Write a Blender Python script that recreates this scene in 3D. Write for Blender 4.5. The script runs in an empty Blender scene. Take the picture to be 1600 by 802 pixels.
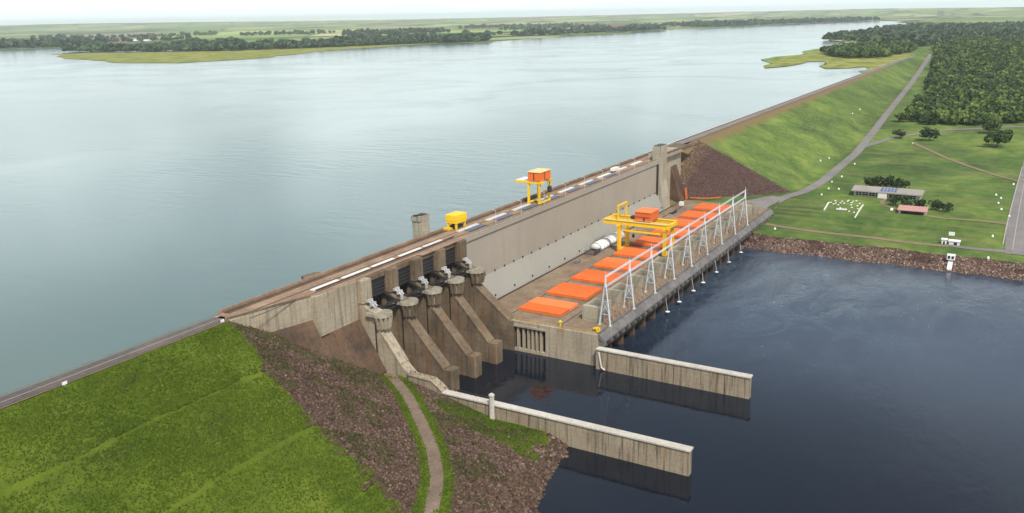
import bpy, math, random
import numpy as np
from mathutils import Vector, Matrix, geometry
random.seed(7); RNG = np.random.default_rng(7)
SC = bpy.context.scene
COL = SC.collection
PI = math.pi
ORD = ['first','second','third','fourth','fifth','sixth','seventh','eighth','ninth','tenth','eleventh','twelfth']

# ------------------------------------------------------------------ helpers
def tag(o, label=None, cat=None, group=None, kind=None):
    if label: o['label'] = label
    if cat: o['category'] = cat
    if group: o['group'] = group
    if kind: o['kind'] = kind
    return o
def empty(name, loc, label, cat, group=None, rz=0):
    o = bpy.data.objects.new(name, None); COL.objects.link(o)
    o.location = loc; o.rotation_euler = (0, 0, rz); o.empty_display_size = 1
    return tag(o, label, cat, group)
def link_mesh(name, me, mat, parent=None, loc=(0,0,0)):
    for m in (mat if isinstance(mat, (list, tuple)) else [mat]): me.materials.append(m)
    o = bpy.data.objects.new(name, me); COL.objects.link(o); o.location = loc
    if parent: o.parent = parent
    return o
class MB:
    """collects shapes and links them as one mesh"""
    def __init__(s): s.v = []; s.f = []; s.m = []
    def add(s, vs, fs, mi=0):
        b = len(s.v); s.v += [tuple(v) for v in vs]
        for f in fs: s.f.append([i + b for i in f]); s.m.append(mi)
        return s
    def box(s, x0, x1, y0, y1, z0, z1, mi=0, bev=0):
        if bev:
            b = bev
            lo = [(x0,y0,z0),(x1,y0,z0),(x1,y1,z0),(x0,y1,z0)]
            md = [(x0,y0,z1-b),(x1,y0,z1-b),(x1,y1,z1-b),(x0,y1,z1-b)]
            hi = [(x0+b,y0+b,z1),(x1-b,y0+b,z1),(x1-b,y1-b,z1),(x0+b,y1-b,z1)]
            fs = [(3,2,1,0),(8,9,10,11)]
            for i in range(4):
                j = (i+1) % 4
                fs += [(i,j,4+j,4+i),(4+i,4+j,8+j,8+i)]
            return s.add(lo+md+hi, fs, mi)
        v = [(x0,y0,z0),(x1,y0,z0),(x1,y1,z0),(x0,y1,z0),(x0,y0,z1),(x1,y0,z1),(x1,y1,z1),(x0,y1,z1)]
        return s.add(v, [(3,2,1,0),(4,5,6,7),(0,1,5,4),(1,2,6,5),(2,3,7,6),(3,0,4,7)], mi)
    def prism_x(s, prof, x0, x1, mi=0):          # profile (y,z) extruded along x
        n = len(prof); v = [(x0,y,z) for y,z in prof] + [(x1,y,z) for y,z in prof]
        fs = [tuple(range(n)), tuple(range(2*n-1, n-1, -1))]
        for i in range(n):
            j = (i+1) % n; fs.append((j, i, n+i, n+j))
        return s.add(v, fs, mi)
    def prism_y(s, prof, y0, y1, mi=0):          # profile (x,z) extruded along y
        n = len(prof); v = [(x,y0,z) for x,z in prof] + [(x,y1,z) for x,z in prof]
        fs = [tuple(range(n)), tuple(range(2*n-1, n-1, -1))]
        for i in range(n):
            j = (i+1) % n; fs.append((j, i, n+i, n+j))
        return s.add(v, fs, mi)
    def prism_z(s, pts, z0, z1, mi=0):
        n = len(pts); v = [(x,y,z0) for x,y in pts] + [(x,y,z1) for x,y in pts]
        fs = [tuple(range(n-1,-1,-1)), tuple(range(n, 2*n))]
        for i in range(n):
            j = (i+1) % n; fs.append((i, j, n+j, n+i))
        return s.add(v, fs, mi)
    def bar(s, a, b, w, h=None, mi=0):           # square bar between two points
        a = Vector(a); b = Vector(b); d = (b-a)
        if d.length < 1e-6: return s
        d.normalize(); up = Vector((0,0,1)) if abs(d.z) < .95 else Vector((1,0,0))
        r = d.cross(up).normalized(); u = r.cross(d).normalized(); h = h or w
        v = []
        for p in (a, b):
            for sx, sz in ((-1,-1),(1,-1),(1,1),(-1,1)): v.append(p + r*(sx*w/2) + u*(sz*h/2))
        return s.add(v, [(3,2,1,0),(4,5,6,7),(0,1,5,4),(1,2,6,5),(2,3,7,6),(3,0,4,7)], mi)
    def taper(s, a, b, ra, rb, n=8, mi=0):       # round tapered tube
        a = Vector(a); b = Vector(b); d = (b-a).normalized()
        up = Vector((0,0,1)) if abs(d.z) < .95 else Vector((1,0,0))
        r = d.cross(up).normalized(); u = r.cross(d).normalized(); v = []
        for p, R in ((a, ra), (b, rb)):
            for k in range(n):
                t = 2*PI*k/n; v.append(p + r*(R*math.cos(t)) + u*(R*math.sin(t)))
        fs = [tuple(range(n-1,-1,-1)), tuple(range(n, 2*n))]
        for i in range(n):
            j = (i+1) % n; fs.append((i, j, n+j, n+i))
        return s.add(v, fs, mi)
    def lathe(s, c, prof, n=16, a0=0, a1=2*PI, mi=0):   # prof (r,z) round c
        full = abs(a1-a0-2*PI) < 1e-6; m = n if full else n+1
        v = [(c[0]+r*math.cos(a0+(a1-a0)*k/n), c[1]+r*math.sin(a0+(a1-a0)*k/n), c[2]+z) for r, z in prof for k in range(m)]
        fs = []
        for i in range(len(prof)-1):
            for k in range(n):
                k2 = (k+1) % m
                fs.append((i*m+k, i*m+k2, (i+1)*m+k2, (i+1)*m+k))
        return s.add(v, fs, mi)
    def build(s, name, mat, parent=None, base=(0,0,0), smooth=False):
        me = bpy.data.meshes.new(name)
        bx, by, bz = base
        me.from_pydata([(v[0]-bx, v[1]-by, v[2]-bz) for v in s.v], [], s.f)
        if any(s.m): me.polygons.foreach_set('material_index', s.m)
        import bmesh
        bm = bmesh.new(); bm.from_mesh(me); bmesh.ops.recalc_face_normals(bm, faces=bm.faces); bm.to_mesh(me); bm.free()
        if smooth: me.polygons.foreach_set('use_smooth', [True]*len(me.polygons))
        o = link_mesh(name, me, mat, parent)
        if parent is None: o.location = base
        return o
def build_in(mb, name, mat, root, smooth=False):   # world-space shapes under an Empty placed (unrotated) at root.location
    return mb.build(name, mat, root, base=tuple(root.location), smooth=smooth)
def np_mesh(name, V, F, mat, parent=None, attrs=None, smooth=False):
    V = np.asarray(V, np.float32); F = np.asarray(F, np.int32); n = F.shape[1]
    me = bpy.data.meshes.new(name)
    me.vertices.add(len(V)); me.vertices.foreach_set('co', V.ravel())
    me.loops.add(F.size); me.loops.foreach_set('vertex_index', F.ravel())
    me.polygons.add(len(F)); me.polygons.foreach_set('loop_start', np.arange(0, F.size, n, dtype=np.int32))
    me.polygons.foreach_set('loop_total', np.full(len(F), n, np.int32))
    if smooth: me.polygons.foreach_set('use_smooth', np.ones(len(F), bool))
    me.update(calc_edges=True)
    for k, a in (attrs or {}).items():
        a = np.asarray(a, np.float32)
        if a.ndim == 1:
            at = me.attributes.new(k, 'FLOAT', 'POINT'); at.data.foreach_set('value', a)
        else:
            at = me.attributes.new(k, 'FLOAT_COLOR', 'POINT'); at.data.foreach_set('color', a.ravel())
    return link_mesh(name, me, mat, parent)
def copy_tree(o, parent=None):
    c = o.copy(); COL.objects.link(c)
    if parent: c.parent = parent
    for ch in list(o.children): copy_tree(ch, c)
    return c

# ------------------------------------------------------------------ materials
def new_mat(name):
    m = bpy.data.materials.new(name); m.use_nodes = True
    nt = m.node_tree; b = nt.nodes['Principled BSDF']
    return m, nt, b
def N(nt, t, **kw):
    n = nt.nodes.new(t)
    for k, v in kw.items(): setattr(n, k, v)
    return n
def pos(nt, scale=(1,1,1), rot=(0,0,0), local=False):
    mp = N(nt, 'ShaderNodeMapping'); mp.inputs['Scale'].default_value = scale; mp.inputs['Rotation'].default_value = rot
    if local: nt.links.new(N(nt, 'ShaderNodeTexCoord').outputs['Object'], mp.inputs[0])
    else: nt.links.new(N(nt, 'ShaderNodeNewGeometry').outputs['Position'], mp.inputs[0])
    return mp.outputs[0]
def noise(nt, vec, scale, detail=4, rough=.6, dist=0):
    n = N(nt, 'ShaderNodeTexNoise'); n.inputs['Scale'].default_value = scale; n.inputs['Detail'].default_value = detail
    n.inputs['Roughness'].default_value = rough; n.inputs['Distortion'].default_value = dist
    nt.links.new(vec, n.inputs['Vector']); return n.outputs['Fac']
def ramp(nt, fac, stops):
    r = N(nt, 'ShaderNodeValToRGB'); e = r.color_ramp.elements
    while len(e) < len(stops): e.new(.5)
    for i, (p, c) in enumerate(stops):
        e[i].position = p; e[i].color = (c if hasattr(c, '__len__') else (c,c,c)) + ((1,) if hasattr(c, '__len__') and len(c) == 3 else (1,) if not hasattr(c, '__len__') else ())
    nt.links.new(fac, r.inputs[0]); return r.outputs['Color']
def mix(nt, fac, a, b, blend='MIX'):
    m = N(nt, 'ShaderNodeMix', data_type='RGBA', blend_type=blend)
    for s, v in ((m.inputs['Factor'], fac), (m.inputs['A'], a), (m.inputs['B'], b)):
        if hasattr(v, 'is_linked') or hasattr(v, 'links'): nt.links.new(v, s)
        elif isinstance(v, (int, float)): s.default_value = v
        else: s.default_value = tuple(v) + ((1,) if len(v) == 3 else ())
    return m.outputs['Result']
def math_(nt, op, a, b=None, clamp=False):
    m = N(nt, 'ShaderNodeMath', operation=op, use_clamp=clamp)
    for s, v in zip(m.inputs, (a, b)):
        if v is None: continue
        if isinstance(v, (int, float)): s.default_value = v
        else: nt.links.new(v, s)
    return m.outputs[0]
def bump(nt, b, h, strength, dist):
    n = N(nt, 'ShaderNodeBump'); n.inputs['Strength'].default_value = strength; n.inputs['Distance'].default_value = dist
    nt.links.new(h, n.inputs['Height']); nt.links.new(n.outputs[0], b.inputs['Normal'])
def attr(nt, name):
    a = N(nt, 'ShaderNodeAttribute'); a.attribute_name = name; return a

def concrete(name, base, dark, stain=None, streak=.55, sscale=1.0, rough=.9, rust=0.0, pour=True, fine_=.55):
    m, nt, b = new_mat(name)
    big = noise(nt, pos(nt), .06*sscale, 5, .65)
    c = mix(nt, ramp(nt, big, [(.32, 0.), (.68, 1.)]), base, dark)
    # vertical run-off streaks
    st = noise(nt, pos(nt, (.55*sscale, .55*sscale, .035)), 1.0, 6, .7)
    sf = ramp(nt, st, [(.50, 0.), (.66, 1.)])
    c = mix(nt, math_(nt, 'MULTIPLY', sf, streak), c, stain or tuple(v*.35 for v in dark))
    if rust:
        r = noise(nt, pos(nt, (.16, .16, .02)), 1.0, 4, .6)
        c = mix(nt, math_(nt, 'MULTIPLY', ramp(nt, r, [(.55, 0.), (.72, 1.)]), rust), c, (.20, .085, .03))
    fine = noise(nt, pos(nt), 1.3, 6, .75)
    c = mix(nt, fine_, c, ramp(nt, fine, [(.25, .45), (.75, 1.5)]), 'MULTIPLY')
    if pour:   # pour lifts, 2.5 m
        sx = N(nt, 'ShaderNodeSeparateXYZ'); nt.links.new(pos(nt), sx.inputs[0])
        fr = math_(nt, 'FRACT', math_(nt, 'MULTIPLY', sx.outputs['Z'], .4))
        ln = math_(nt, 'LESS_THAN', fr, .05)
        c = mix(nt, math_(nt, 'MULTIPLY', ln, .35), c, tuple(v*.4 for v in dark))
    nt.links.new(c, b.inputs['Base Color']); b.inputs['Roughness'].default_value = rough
    b.inputs['Specular IOR Level'].default_value = .2
    bump(nt, b, fine, .35, .15)
    return m
def paint(name, col, rough=.5, wear=.35, dirt=(.10,.07,.05), scale=.5, metal=0):
    m, nt, b = new_mat(name)
    n1 = noise(nt, pos(nt), scale, 6, .7); n2 = noise(nt, pos(nt, (1,1,.15)), scale*3, 4, .6)
    c = mix(nt, math_(nt, 'MULTIPLY', ramp(nt, n1, [(.45, 0.), (.75, 1.)]), wear), col, tuple(v*.55 for v in col))
    c = mix(nt, math_(nt, 'MULTIPLY', ramp(nt, n2, [(.58, 0.), (.75, 1.)]), wear), c, dirt)
    oi = N(nt, 'ShaderNodeObjectInfo'); jr = N(nt, 'ShaderNodeMapRange'); jr.inputs['To Min'].default_value = .82; jr.inputs['To Max'].default_value = 1.08
    nt.links.new(oi.outputs['Random'], jr.inputs[0]); c = mix(nt, 1.0, c, jr.outputs[0], 'MULTIPLY')
    nt.links.new(c, b.inputs['Base Color']); b.inputs['Roughness'].default_value = rough; b.inputs['Metallic'].default_value = metal
    return m
def leafmat(name, stops, scale=.25, haze=0):
    m, nt, b = new_mat(name)
    n1 = noise(nt, pos(nt), scale, 3, .6); rn = attr(nt, 'rnd').outputs['Fac']
    f = math_(nt, 'ADD', math_(nt, 'MULTIPLY', n1, .55), math_(nt, 'MULTIPLY', rn, .45))
    col_ = ramp(nt, f, stops)
    if name == 'grass blades':
        pt_ = noise(nt, pos(nt, (1,1.4,1), (0,0,.3)), .045, 5, .7, .6)
        col_ = mix(nt, math_(nt, 'MULTIPLY', ramp(nt, pt_, [(.52, 0.), (.68, 1.)]), .7), col_, (.06,.08,.02))
    nt.links.new(col_, b.inputs['Base Color']); b.inputs['Roughness'].default_value = .8
    b.inputs['Specular IOR Level'].default_value = .15
    return m

M = {}
M['conc_dam'] = concrete('dam concrete', (.35,.315,.26), (.31,.275,.225), (.25,.225,.18), .3, .35, pour=False, fine_=.22)
M['conc_low'] = concrete('lower dam concrete', (.315,.305,.265), (.285,.275,.235), (.24,.23,.195), .2, .35, pour=False, fine_=.22)
M['conc_wing'] = concrete('wing concrete', (.43,.365,.265), (.30,.25,.18), (.10,.075,.055), .6, 1.0, rust=.8)
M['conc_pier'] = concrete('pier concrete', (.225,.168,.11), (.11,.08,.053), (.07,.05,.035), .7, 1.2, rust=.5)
M['conc_dark'] = concrete('stained wet concrete', (.15,.092,.056), (.06,.042,.032), (.03,.02,.016), .5, 1.2, rust=.35)  # on the chute-side ledges this dark tone stands for shadow
M['conc_wall'] = concrete('guide wall concrete', (.36,.30,.21), (.27,.215,.15), (.07,.05,.035), .95, 1.6, rust=.35)
M['conc_cap'] = concrete('pale coping', (.58,.54,.47), (.44,.40,.34), (.2,.17,.14), .3, 1.5, pour=False)
M['conc_tower'] = concrete('abutment concrete', (.42,.38,.29), (.30,.265,.20), (.13,.11,.085), .75, 1.2)
M['conc_deck'] = concrete('stained deck', (.30,.225,.155), (.165,.118,.08), (.06,.045,.035), .4, .9, rust=.35, pour=False)
M['conc_crest'] = concrete('crest deck concrete', (.36,.255,.17), (.22,.14,.095), (.10,.065,.05), .4, 1.2, rust=.55, pour=False)
M['conc_gal'] = concrete('grey gallery concrete', (.20,.185,.175), (.12,.11,.105), (.04,.037,.035), .7, 1.4, pour=False)
M['asphalt'] = concrete('asphalt', (.155,.125,.11), (.10,.083,.075), (.04,.036,.036), .3, .8, pour=False)
M['asphalt_pale'] = concrete('worn asphalt', (.24,.215,.20), (.17,.155,.15), (.08,.075,.07), .3, .8, pour=False)
M['gravel'] = concrete('gravel', (.23,.165,.125), (.15,.105,.08), (.11,.10,.05), .7, 2.5, pour=False)
M['dirt'] = concrete('dirt track', (.27,.19,.125), (.19,.145,.085), (.10,.11,.045), .6, 1.5, pour=False)
M['line_white'] = paint('road paint', (.40,.37,.33), .8, .6)
M['orange'] = paint('orange paint', (.78,.15,.018), .6, .45, (.36,.075,.025), .3)
M['orange2'] = paint('faded orange paint', (.84,.20,.05), .6, .4, (.4,.1,.04), .25)
M['yellow'] = paint('yellow paint', (.82,.52,.012), .45, .25, (.28,.15,.02), .4)
M['cream'] = paint('cream paint', (.80,.62,.26), .6, .25)
M['white'] = paint('white paint', (.80,.79,.76), .5, .2, (.35,.3,.25), .3)
M['hoist'] = paint('weathered light grey steel', (.42,.42,.41), .6, .4)
M['panel'] = paint('white cover sheet', (.66,.63,.58), .6, .4, (.4,.3,.22), .3)
M['steel_white'] = paint('galvanised white steel', (.66,.70,.76), .45, .25, (.3,.25,.22), .6)
M['blue'] = paint('blue grey cover', (.055,.065,.105), .35, .3, (.09,.08,.08), .5)
M['dark_steel'] = paint('dark steel', (.035,.032,.032), .5, .3, (.06,.035,.02), .5)
M['gate'] = paint('gate steel', (.03,.028,.03), .6, .5, (.06,.035,.02), .4)
M['beige'] = concrete('beige block', (.40,.355,.27), (.31,.275,.205), (.18,.16,.12), .35, 1.5, pour=False)
M['insul'] = paint('beige insulator', (.34,.25,.17), .5, .3, (.2,.1,.06), .8)
M['trafo'] = paint('grey transformer', (.20,.20,.20), .5, .4, (.08,.06,.05), .5)
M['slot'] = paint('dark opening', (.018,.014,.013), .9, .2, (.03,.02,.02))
M['roof'] = concrete('grey roof sheet', (.34,.31,.275), (.27,.245,.215), (.18,.16,.14), .4, 2, pour=False)
M['wallb'] = paint('cream render', (.62,.57,.46), .8, .25)
M['pinkroof'] = paint('pink roof', (.48,.25,.22), .8, .4, (.3,.15,.12), .2)
M['glass'] = paint('dark glass', (.015,.02,.03), .15, .1, (.03,.03,.03))
M['solar'] = paint('blue panel', (.10,.14,.30), .25, .2, (.1,.12,.2))
M['bark'] = concrete('bark', (.10,.075,.05), (.06,.045,.03), None, .3, 3, pour=False)
M['leaf'] = leafmat('broadleaf', [(.2,(.012,.026,.008)),(.5,(.035,.062,.014)),(.8,(.085,.125,.03))])
M['leaf_dark'] = leafmat('dark broadleaf', [(.2,(.010,.022,.010)),(.5,(.024,.043,.015)),(.8,(.055,.082,.026))])
M['forest'] = leafmat('forest leaves', [(.28,(.018,.036,.014)),(.44,(.046,.080,.024)),(.58,(.10,.15,.034)),(.78,(.19,.225,.06))], .03)
M['farleaf'] = leafmat('far woodland leaves', [(.2,(.025,.05,.03)),(.55,(.055,.09,.045)),(.9,(.12,.16,.065))], .004)
M['tuft'] = leafmat('grass blades', [(.2,(.042,.070,.007)),(.42,(.072,.114,.010)),(.65,(.104,.152,.013)),(.85,(.15,.19,.025))], .05)
M['weed'] = leafmat('weed blades', [(.25,(.04,.045,.018)),(.5,(.09,.085,.035)),(.8,(.15,.15,.05))], .08)
def rockmat(name, stops):
    m, nt, b = new_mat(name)
    n1 = noise(nt, pos(nt), .12, 4, .7); n2 = noise(nt, pos(nt), 1.6, 3, .7); rn = attr(nt, 'rnd').outputs['Fac']
    f = math_(nt, 'ADD', math_(nt, 'ADD', math_(nt, 'MULTIPLY', n1, .25), math_(nt, 'MULTIPLY', n2, .15)), math_(nt, 'MULTIPLY', rn, .62))
    nt.links.new(ramp(nt, f, stops), b.inputs['Base Color']); b.inputs['Roughness'].default_value = .95
    b.inputs['Specular IOR Level'].default_value = .2
    return m
M['rock'] = rockmat('basalt riprap', [(.2,(.018,.011,.008)),(.45,(.062,.038,.026)),(.65,(.105,.068,.048)),(.8,(.18,.125,.092)),(.95,(.36,.28,.22))])
M['rock_far'] = rockmat('dark riprap', [(.15,(.040,.022,.022)),(.5,(.085,.050,.044)),(.8,(.125,.08,.07)),(.97,(.2,.14,.12))])
M['rock_bank'] = rockmat('bank riprap', [(.15,(.04,.026,.02)),(.45,(.11,.07,.053)),(.7,(.22,.15,.115)),(.95,(.55,.46,.40))])

# terrain material: grass, rock and soil by zone
def terrain_mat():
    m, nt, b = new_mat('terrain')
    z = attr(nt, 'zone'); sp = N(nt, 'ShaderNodeSeparateColor'); nt.links.new(z.outputs['Color'], sp.inputs[0])
    P = pos(nt)
    n_big = noise(nt, P, .02, 5, .6, .5); n_mid = noise(nt, P, .11, 5, .65); n_f = noise(nt, P, .9, 5, .75)
    f = math_(nt, 'ADD', math_(nt, 'ADD', math_(nt, 'MULTIPLY', n_big, .45), math_(nt, 'MULTIPLY', n_mid, .35)), math_(nt, 'MULTIPLY', n_f, .25))
    near = ramp(nt, f, [(.36,(.028,.045,.007)),(.46,(.062,.094,.010)),(.56,(.095,.132,.014)),(.70,(.14,.168,.025))])
    far = ramp(nt, f, [(.36,(.034,.060,.018)),(.45,(.060,.108,.026)),(.53,(.088,.146,.031)),(.61,(.14,.185,.045)),(.72,(.20,.190,.08))])
    vb = noise(nt, pos(nt, (1,1.6,1)), .0075, 4, .6, .8)
    far = mix(nt, .8, far, ramp(nt, vb, [(.36, (.55,.62,.6)), (.5, (1.,1.,1.)), (.64, (1.45,1.35,1.1))]), 'MULTIPLY')
    g = mix(nt, sp.outputs['Blue'], near, far)
    # mowing stripes and dry bands on the far lawns, across x
    st = noise(nt, pos(nt, (.16,.012,1)), 1.0, 4, .6)
    g = mix(nt, math_(nt, 'MULTIPLY', math_(nt, 'MULTIPLY', ramp(nt, st, [(.50,0.),(.68,1.)]), .6), sp.outputs['Blue']), g, (.20,.165,.075))
    vr = N(nt, 'ShaderNodeTexVoronoi'); vr.inputs['Scale'].default_value = .8; nt.links.new(P, vr.inputs['Vector'])
    rk = ramp(nt, vr.outputs['Distance'], [(.0,(.14,.085,.065)),(.4,(.085,.05,.038)),(.9,(.025,.016,.012))])
    rk = mix(nt, .6, rk, ramp(nt, n_mid, [(.3, .55), (.7, 1.4)]), 'MULTIPLY')
    edge = noise(nt, P, .35, 4, .7)
    rf = ramp(nt, math_(nt, 'ADD', sp.outputs['Red'], math_(nt, 'MULTIPLY', math_(nt, 'SUBTRACT', edge, .5), .7)), [(.42, 0.), (.58, 1.)])
    c = mix(nt, rf, g, rk)
    so = mix(nt, n_mid, (.21,.125,.07), (.15,.12,.05))
    df = ramp(nt, math_(nt, 'ADD', sp.outputs['Green'], math_(nt, 'MULTIPLY', math_(nt, 'SUBTRACT', n_mid, .5), 1.0)), [(.4, 0.), (.75, 1.)])
    c = mix(nt, df, c, so)
    nt.links.new(c, b.inputs['Base Color']); b.inputs['Roughness'].default_value = .95; b.inputs['Specular IOR Level'].default_value = .1
    bump(nt, b, n_f, .6, .5)
    return m
M['terrain'] = terrain_mat()

def water(name, col, rough, wscale, wstr, stretch, rot, patch=True):
    m, nt, b = new_mat(name)
    b.inputs['Base Color'].default_value = col + (1,)
    b.inputs['IOR'].default_value = 1.33; b.inputs['Specular IOR Level'].default_value = .5
    P = pos(nt, stretch, rot)
    w1 = noise(nt, P, wscale, 3, .55, .3); w2 = noise(nt, P, wscale*3.1, 2, .5)
    h = math_(nt, 'ADD', w1, math_(nt, 'MULTIPLY', w2, .35))
    big = noise(nt, pos(nt, (1, 1, 1), (0,0,.4)), .0045, 4, .6, 1.0)
    calm = ramp(nt, big, [(.44, .06), (.64, 1.)])
    bp = N(nt, 'ShaderNodeBump'); bp.inputs['Distance'].default_value = wstr
    nt.links.new(calm, bp.inputs['Strength']) if patch else None
    nt.links.new(h, bp.inputs['Height']); nt.links.new(bp.outputs[0], b.inputs['Normal'])
    rr = N(nt, 'ShaderNodeMapRange'); rr.inputs['To Min'].default_value = rough*.6; rr.inputs['To Max'].default_value = rough*1.4
    nt.links.new(big, rr.inputs[0]); nt.links.new(rr.outputs[0], b.inputs['Roughness'])
    if not patch:        # churned, aerated outflow below the turbines
        sx = N(nt, 'ShaderNodeSeparateXYZ'); nt.links.new(pos(nt), sx.inputs[0])
        ex = N(nt, 'ShaderNodeMapRange', interpolation_type='SMOOTHSTEP'); ex.inputs['From Min'].default_value = 330; ex.inputs['From Max'].default_value = 590; nt.links.new(sx.outputs['X'], ex.inputs[0])
        ey = N(nt, 'ShaderNodeMapRange', interpolation_type='SMOOTHSTEP'); ey.inputs['From Min'].default_value = -60; ey.inputs['From Max'].default_value = 110; nt.links.new(sx.outputs['Y'], ey.inputs[0])
        sw = noise(nt, pos(nt, (.55,1,1), (0,0,.35)), .035, 6, .72, 2.5)
        act = math_(nt, 'MULTIPLY', ex.outputs[0], ey.outputs[0])
        fo = math_(nt, 'MULTIPLY', ramp(nt, sw, [(.40, .2), (.58, .8), (.70, 1.)]), act)
        ex2 = N(nt, 'ShaderNodeMapRange', interpolation_type='SMOOTHSTEP'); ex2.inputs['From Min'].default_value = 320; ex2.inputs['From Max'].default_value = 480; nt.links.new(sx.outputs['X'], ex2.inputs[0])
        c1 = mix(nt, fo, mix(nt, ex2.outputs[0], (.006,.009,.015), col), (.060,.082,.104))  # basin side darkened in colour to imitate dark wall reflections
        fk = math_(nt, 'MULTIPLY', ramp(nt, noise(nt, pos(nt, (.5,1,1), (0,0,.3)), .22, 5, .75, 1.5), [(.62, 0.), (.70, 1.)]), math_(nt, 'MULTIPLY', act, ramp(nt, sw, [(.50, 0.), (.60, .8)])))
        nt.links.new(mix(nt, fk, c1, (.42,.47,.48)), b.inputs['Base Color'])
        nt.links.new(math_(nt, 'ADD', h, math_(nt, 'MULTIPLY', math_(nt, 'MULTIPLY', sw, fo), 1.2)), bp.inputs['Height'])
        ex2 = N(nt, 'ShaderNodeMapRange', interpolation_type='SMOOTHSTEP'); ex2.inputs['From Min'].default_value = 300; ex2.inputs['From Max'].default_value = 470; nt.links.new(sx.outputs['X'], ex2.inputs[0])
        nt.links.new(math_(nt, 'ADD', .22, math_(nt, 'MULTIPLY', math_(nt, 'MULTIPLY', ex2.outputs[0], calm), .8)), bp.inputs['Strength'])
    return m
M['lake'] = water('reservoir water', (.112,.162,.150), .13, .10, .42, (1.0, .35, 1), (0,0,-.5))
M['river'] = water('tailrace water', (.017,.028,.052), .06, .16, .4, (.6, 1.0, 1), (0,0,.5), False)

def farland_mat():
    m, nt, b = new_mat('farmland')
    P = pos(nt, (1, 1.5, 1), (0,0,.55))
    v = N(nt, 'ShaderNodeTexVoronoi', distance='CHEBYCHEV'); v.inputs['Scale'].default_value = .0010; nt.links.new(P, v.inputs['Vector'])
    s = N(nt, 'ShaderNodeSeparateColor'); nt.links.new(v.outputs['Color'], s.inputs[0])
    c = ramp(nt, s.outputs[0], [(.0,(.09,.15,.05)),(.25,(.22,.30,.10)),(.42,(.12,.19,.06)),(.55,(.40,.38,.20)),(.68,(.23,.32,.10)),(.80,(.27,.16,.14)),(.9,(.18,.26,.09)),(1.,(.06,.10,.045))])
    c = mix(nt, .6, c, ramp(nt, noise(nt, P, .004, 5, .7), [(.3, .6), (.7, 1.35)]), 'MULTIPLY')
    e = N(nt, 'ShaderNodeTexVoronoi', feature='DISTANCE_TO_EDGE'); e.inputs['Scale'].default_value = .0010; nt.links.new(P, e.inputs['Vector'])
    c = mix(nt, math_(nt, 'MULTIPLY', math_(nt, 'LESS_THAN', e.outputs['Distance'], .03), .7), c, (.02,.04,.018))
    w = ramp(nt, noise(nt, pos(nt, (.4,1.4,1), (0,0,.55)), .0016, 5, .7), [(.56, 0.), (.62, 1.)])
    c = mix(nt, w, c, (.022,.042,.02))
    nt.links.new(c, b.inputs['Base Color']); b.inputs['Roughness'].default_value = 1; b.inputs['Specular IOR Level'].default_value = 0
    return m
M['farland'] = farland_mat()
def shoal_mat():
    m, nt, b = new_mat('shoal grass')
    n1 = noise(nt, pos(nt, (.6,1,1)), .02, 5, .7)
    nt.links.new(ramp(nt, n1, [(.3,(.075,.115,.03)),(.45,(.17,.20,.05)),(.58,(.30,.29,.09)),(.72,(.26,.19,.10))]), b.inputs['Base Color'])
    b.inputs['Roughness'].default_value = 1; b.inputs['Specular IOR Level'].default_value = 0
    return m
M['shoal'] = shoal_mat()

# ------------------------------------------------------------------ terrain
def segdist(px, py, pts):
    best = np.full(px.shape, 1e9); sgn = np.ones(px.shape)
    for (ax, ay), (bx, by) in zip(pts[:-1], pts[1:]):
        dx, dy = bx-ax, by-ay; L = dx*dx+dy*dy
        t = np.clip(((px-ax)*dx+(py-ay)*dy)/L, 0, 1)
        qx, qy = ax+t*dx, ay+t*dy
        d = np.hypot(px-qx, py-qy); cr = dx*(py-ay)-dy*(px-ax)
        up = d < best - 1e-6
        sgn = np.where(up, np.sign(cr), sgn); best = np.where(up, d, best)
    return best*sgn
def wob(x, y, s, seed=0):     # smooth pseudo noise
    return (np.sin(x*s+1.3*seed)*np.cos(y*s*1.17+seed) + .5*np.sin(x*s*2.3+y*s*1.9+seed*2.1) + .3*np.cos(x*s*4.7-y*s*4.1+seed))/1.8
PATH = [(298,256),(285,237),(280,228),(267,210),(250,191),(235,175),(217,160),(199,150),(160,129),(80,90)]
SHORE = [(300,146),(281,143),(274,141),(262,140),(246,136),(233,131),(205,118),(150,90),(40,30)]
def smin(a, b, k):
    h = np.clip(.5+.5*(b-a)/k, 0, 1); return b*(1-h)+a*h-k*h*(1-h)
def bench(z, x, y):           # narrow berms on the downstream slope
    WOBB = wob(x, 0*y, .075, 6)*.35
    out = z.copy()
    for zb0 in (44.5, 33.0, 21.5):
        zb = zb0 + WOBB
        out = np.where((z < zb) & (z > zb-1.5), zb-(zb-z)*.2, out)
        out = np.where(z <= zb-1.9, out+0.0, out)
    return out
def left_parts(x, y):
    zds = 54-(256.5-y)*.385
    zds = np.where(y > 256.5, 54, bench(zds, x, y) + wob(x, y, .09, 1)*.3)
    zus = np.where(y > 265.5, 54-(y-265.5)*.55, 54)
    d = -segdist(x, y, PATH)          # >0 towards the slope, <0 towards the river
    up = 13+(.52+.125*np.clip((y-205)/40, 0, 1))*np.clip(d-3.5, 0, None) + wob(x, y, .13, 3)*.5*np.clip((d-5)/8, 0, 1)
    low = np.maximum(13-.30*np.clip(-d-3.5, 0, None), 4.2 + wob(x, y, .2, 5)*.3)
    sh = segdist(x, y, SHORE)
    low = np.minimum(low, .45*(-sh) + wob(x, y, .35, 2)*.35)
    zend = np.where(d > 0, up, low)
    return zds, zus, zend, d, -sh
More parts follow.
